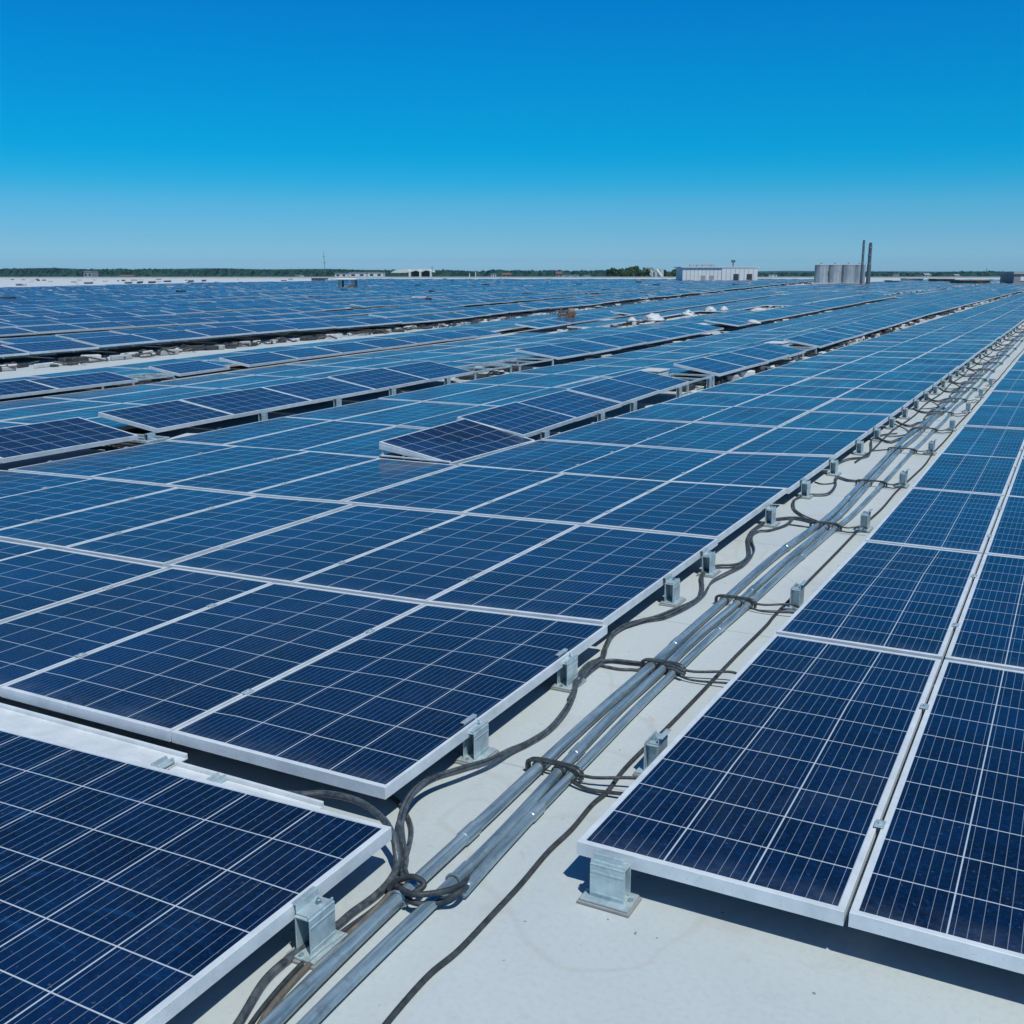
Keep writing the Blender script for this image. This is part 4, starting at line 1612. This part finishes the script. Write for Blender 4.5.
# bare white roof in the far left with vents
m = MB()
pts = [far(-60, 288.6, 100), far(60, 285.5, 100), far(150, 283.5, 100), far(250, 281.6, 100), far(332, 280.2, 100)]
def rp(x, y):
    p, d, s = at_roof(x, y); return p
poly = [rp(-120, 288.8), rp(60, 286.6), rp(170, 284.2), rp(330, 281.0), rp(334, 279.3), rp(150, 279.6), rp(-120, 280.2)]
m.prism([q + Vector((0, 0, .004)) for q in poly], (0, 0, .05))
m.build('white_walkway_roof', M['tarp'], None, poly[0], fixn=True)['kind'] = 'structure'
i = 0
for x, y, w in ((19, 286, 6), (87, 284.2, 6), (127, 284, 5), (139, 283.3, 3), (151, 283.2, 5), (167, 282.4, 4), (190, 282.2, 4), (203, 281.8, 3), (290, 280.6, 3)):
    i += 1
    p, d, s = at_roof(x, y)
    t = thing('roof_vent', p, '%s dark roof vent from the left on the bare white roof' % ordw(i), 'vent', 'vents on the bare white roof')
    m = MB(); frame_box(m, p, w * s, 1.4, 1.6 * s, bevel=.1); m.build('housing', M['dark'], t, p)
    m = MB(); frame_box(m, p + Vector((0, 0, 1.6 * s)) - FH * .1, w * s * 1.1, 1.6, .1); m.build('cap', M['grey'], t, p)
p, d, s = at_roof(319, 281)
m = MB(); frame_box(m, p, 15 * s, 2, 2.2 * s, bevel=.1); frame_box(m, p + Vector((0, 0, 2.2 * s)), 15.6 * s, 2.2, .12)
tag(m.build('skip_container', M['dark'], None, p), 'long black container at the right end of the white roof', 'container')

# frame with a white top standing in the far field
p, d, s = at_roof(346, 289.5)
t = thing('steel_gantry', p, 'small steel gantry with a white top standing among far panels', 'gantry')
m = MB()
for x in (-7, -5.8, 6, 7.5):
    frame_box(m, p + RGT * (x * s), .12, .12, 9 * s)
    frame_box(m, p + RGT * (x * s) + FH * 2.5, .12, .12, 9 * s)
m.build('post', M['stack'], t, p)
m = MB(); frame_box(m, p + Vector((0, 0, 9 * s)), 19 * s, 3, 1.6 * s, bevel=.05); m.build('top', M['white'], t, p)
m = MB(); frame_box(m, p + RGT * .4, 9 * s, 2, 3 * s, bevel=.1); frame_box(m, p + RGT * .6 + Vector((0, 0, 3 * s)), 4 * s, 1, 1.4 * s, bevel=.1); m.build('machine', M['rust'], t, p)

# rusty machinery
p, d, s = at_roof(566, 325)
t = thing('rusty_machinery', p, 'heap of rusty brown machinery standing on the walkway line', 'machinery')
m = MB(); frame_box(m, p, 12 * s, .9, 9 * s, bevel=.03); frame_box(m, p + RGT * .2 + Vector((0, 0, 9 * s)), 8 * s, .6, 5 * s, bevel=.03); m.build('engine', M['rust'], t, p)
m = MB()
for k in range(7):
    x = -8 + 2.6 * k
    frame_box(m, p + RGT * (x * s) - FH * .15, .05, .05, (14 + 4 * math.sin(k * 2.1)) * s)
frame_box(m, p + Vector((0, 0, 9 * s)) - FH * .15, 17 * s, .06, .06)
frame_box(m, p + Vector((0, 0, 5.5 * s)) - FH * .17, 18 * s, .06, .06)
m.build('rack', M['rust'], t, p)
m = MB(); frame_box(m, p - FH * .8 - RGT * .1, 14 * s, .6, .16); m.build('skid', M['dark'], t, p)

# structures at the right end of the roof
p, d, s = at_roof(1022, 284)
t = thing('stair_house', p, 'dark stair house with a pale cap at the right edge', 'building')
m = MB(); frame_box(m, p, 17 * s, 5, 9.5 * s); m.build('wall', M['pad'], t, p)
m = MB(); frame_box(m, p + Vector((0, 0, 9.5 * s)) - FH * .2, 19 * s, 5.5, 2.2 * s); m.build('roof', M['grey'], t, p)
m = MB(); frame_box(m, p + RGT * .3 - FH * .06 + Vector((0, 0, 3 * s)), 8 * s, .05, 4 * s); m.build('window', M['white'], t, p)
for (x, y, w, h, mt, lab) in ((975, 284, 30, 3, 'rust', 'long brown shed roof at the right edge of the panels'), (945, 282, 18, 2.5, 'rust', 'small brown shed left of the long brown one'),
                              (915, 281, 16, 2, 'grey', 'low grey unit right of the silos'), (896, 283, 8, 2, 'tarp', 'small white unit just right of the silos')):
    p, d, s = at_roof(x, y)
    m = MB(); frame_box(m, p, w * s, 4, h * s, bevel=.1); frame_box(m, p + Vector((0, 0, h * s)) - FH * .3, w * s * 1.04, 4.6, .12)
    tag(m.build('rooftop_shed', M[mt], None, p), lab, 'shed')

# parapet along the far roof edge
m = MB()
for a, b, c_, d_ in ((-420, 330, -40, 362), (-40, 362, 300, 362)):
    A, B = fpt(a, b - .3), fpt(c_, d_ - .3)
    X = (B - A).normalized(); Y = Vector((-X.y, X.x, 0))
    m.box((A + B) / 2 + Vector((0, 0, .2)), ((B - A).length, .35, .4), (X, Y, Vector((0, 0, 1))))
t = m.build('roof_parapet', M['grey'], None, fpt(-40, 362))
tag(t, 'low pale parapet along the far edge of the roof', 'parapet')

# ------------------------------------------------------------------ vegetation
def tree(x0, x1, ytop, d, label, seed):
    rnd = random.Random(seed)
    a, b = far(x0, 279, d), far(x1, 279, d)
    w = (b - a).length
    top = far((x0 + x1) / 2, ytop, d).z
    c = (a + b) / 2
    c.z = GZ
    H = top - GZ
    t = thing('tree', c, label, 'tree', 'dark trees behind the roof edge')
    m = MB()
    m.tube([c, c + Vector((.2, 0, H * .35)), c + Vector((0, .2, H * .75))], .4, 8, rfun=lambda k: .5 - .35 * k)
    for k in range(6):
        th = rnd.uniform(0, 6.28)
        m.tube([c + Vector((0, 0, H * (.3 + .07 * k))), c + Vector((math.cos(th) * w * .3, math.sin(th) * w * .3, H * (.5 + .07 * k)))], .12, 6, rfun=lambda k: .16 - .1 * k)
    m.build('trunk', M['bark'], t, c)
    m = MB()
    clumps = [(c + Vector((0, 0, H * .62)), w * .42), (c + Vector((0, 0, H * .80)), w * .5)]
    for k in range(26):
        th = rnd.uniform(0, 6.28); rr = w * .8 * math.sqrt(rnd.random()) * .8
        zz = H * rnd.uniform(.55, .95)
        rr *= 1 - max(0, (zz / H - .6)) * 1.2
        clumps.append((c + Vector((math.cos(th) * rr, math.sin(th) * rr, zz)), w * rnd.uniform(.12, .22)))
    for cc, r in clumps:
        for k in range(int(150 if r < w * .4 else 300)):
            dvec = Vector((rnd.gauss(0, 1), rnd.gauss(0, 1), rnd.gauss(0, .8))).normalized() * r * rnd.uniform(.7, 1.05)
            q = cc + dvec
            if q.z > top: q.z = top - rnd.random() * .4
            s_ = rnd.uniform(.25, .6)
            e1 = Vector((rnd.gauss(0, 1), rnd.gauss(0, 1), rnd.gauss(0, 1))).normalized()
            e2 = e1.cross(dvec.normalized()).normalized()
            m.add([q - e1 * s_, q + e2 * s_ * .6, q + e1 * s_, q - e2 * s_ * .6], [(0, 1, 2, 3)])
    m.build('crown', M['leaf'], t, c)


for k, (x0, x1, yt, lab) in enumerate(((606, 620, 268.4, 'leftmost and lowest of the dark trees by the white plant'),
                                       (616, 631, 268, 'second dark tree from the left by the white plant'),
                                       (625, 640, 266.4, 'tallest dark tree left of the white plant'),
                                       (635, 650, 269, 'dark tree just left of the white plant'),
                                       (661, 673, 269.8, 'dark tree just right of the slanted duct'),
                                       (669, 684, 269, 'dark tree touching the left end of the white building'))):
    tree(x0, x1, yt, 400 + 12 * (k % 3), lab, 40 + k)


def blob(m, c, rx, rz, rnd):
    """a rough crown of facets"""
    n, k = 7, 4
    vs = []
    for j in range(k + 1):
        ph = -math.pi / 2 * .5 + (math.pi / 2 * 1.5) * j / k
        for i in range(n):
            th = 2 * math.pi * (i + .5 * (j % 2)) / n
            q = rnd.uniform(.75, 1.2)
            vs.append(c + Vector((math.cos(th) * math.cos(ph) * rx * q, math.sin(th) * math.cos(ph) * rx * q, math.sin(ph) * rz * q)))
    fs = [(j * n + i, j * n + (i + 1) % n, (j + 1) * n + (i + 1) % n, (j + 1) * n + i) for j in range(k) for i in range(n)]
    fs.append(tuple(k * n + i for i in range(n)))
    m.add(vs, fs)


def forest(name, x0, x1, d0, d1, ytop, n, label, seed, size=5.5):
    rnd = random.Random(seed)
    m = MB()
    for i in range(n):
        d = d0 + (d1 - d0) * rnd.random() ** 1.3
        x = rnd.uniform(x0, x1)
        yt = ytop(x) + rnd.uniform(-.5, 1.3) + .5 * math.sin(x * .09) * math.sin(x * .023)
        top = far(x, yt, d)
        r = size * rnd.uniform(.7, 1.35)
        h = top.z - GZ
        blob(m, Vector((top.x, top.y, GZ + h * .55)), r, h * .45, rnd)
        blob(m, Vector((top.x + rnd.uniform(-r, r) * .6, top.y + rnd.uniform(-r, r) * .6, GZ + h * .35)), r * 1.1, h * .4, rnd)
    o = m.build(name, M['leaf_far'])
    return tag(o, label, 'forest', kind='stuff')


forest('left_forest_belt', -150, 640, 850, 1300, lambda x: 269.6 + 1.6 * min(1, max(0, x / 500)), 1900, 'dense dark green wood along the horizon on the left', 3)
forest('right_forest_belt', 560, 1180, 900, 2000, lambda x: 272.6 + .8 * math.sin(x * .05), 1500, 'scattered dark trees along the horizon on the right', 4)

# low hills
m = MB()
for (xa, xb, d, yt, seed) in ((-300, 560, 2700, 267.9, 1.0), (400, 1400, 2900, 270.9, 5.0)):
    pts = []
    n = 70
    for i in range(n + 1):
        x = xa + (xb - xa) * i / n
        fade = min(1, i / 6, (n - i) / 18)
        y = 273.5 - (273.5 - yt) * fade * (.8 + .35 * noise.noise(Vector((x * .012, seed, 0))))
        a = far(x, y, d)
        pts.append(a)
    vs = []
    for a in pts:
        back = (a - EYE); back.z = 0; back.normalize()
        vs += [Vector((a.x, a.y, GZ)) - back * 300, a, Vector((a.x, a.y, GZ)) + back * 300]
    fs = []
    for i in range(n):
        fs += [(3 * i, 3 * i + 3, 3 * i + 4, 3 * i + 1), (3 * i + 1, 3 * i + 4, 3 * i + 5, 3 * i + 2)]
    m.add(vs, fs)
m.build('hills', M['hill'], smooth=True)['kind'] = 'structure'

# ------------------------------------------------------------------ air
HAZE = 0.00015
m = MB()
zb, zt_ = GZ - 2.0, 34.0
m.prism([fpt(-2700, -600, zb), fpt(2700, -600, zb), fpt(2700, 3400, zb), fpt(-2700, 3400, zb)], (0, 0, zt_ - zb))
hm = bpy.data.materials.new('haze_air')
hm.use_nodes = True
nt = hm.node_tree
nt.nodes.clear()
ho = nt.nodes.new('ShaderNodeOutputMaterial')
pv = nt.nodes.new('ShaderNodeVolumePrincipled')
pv.inputs['Color'].default_value = (0.42, 0.80, 0.98, 1)
pv.inputs['Density'].default_value = HAZE
pv.inputs['Anisotropy'].default_value = 0.2
nt.links.new(pv.outputs[0], ho.inputs['Volume'])
o = m.build('haze', hm, fixn=True)
o['kind'] = 'stuff'
o['label'] = 'thin pale blue summer haze over the roof and the far woods'
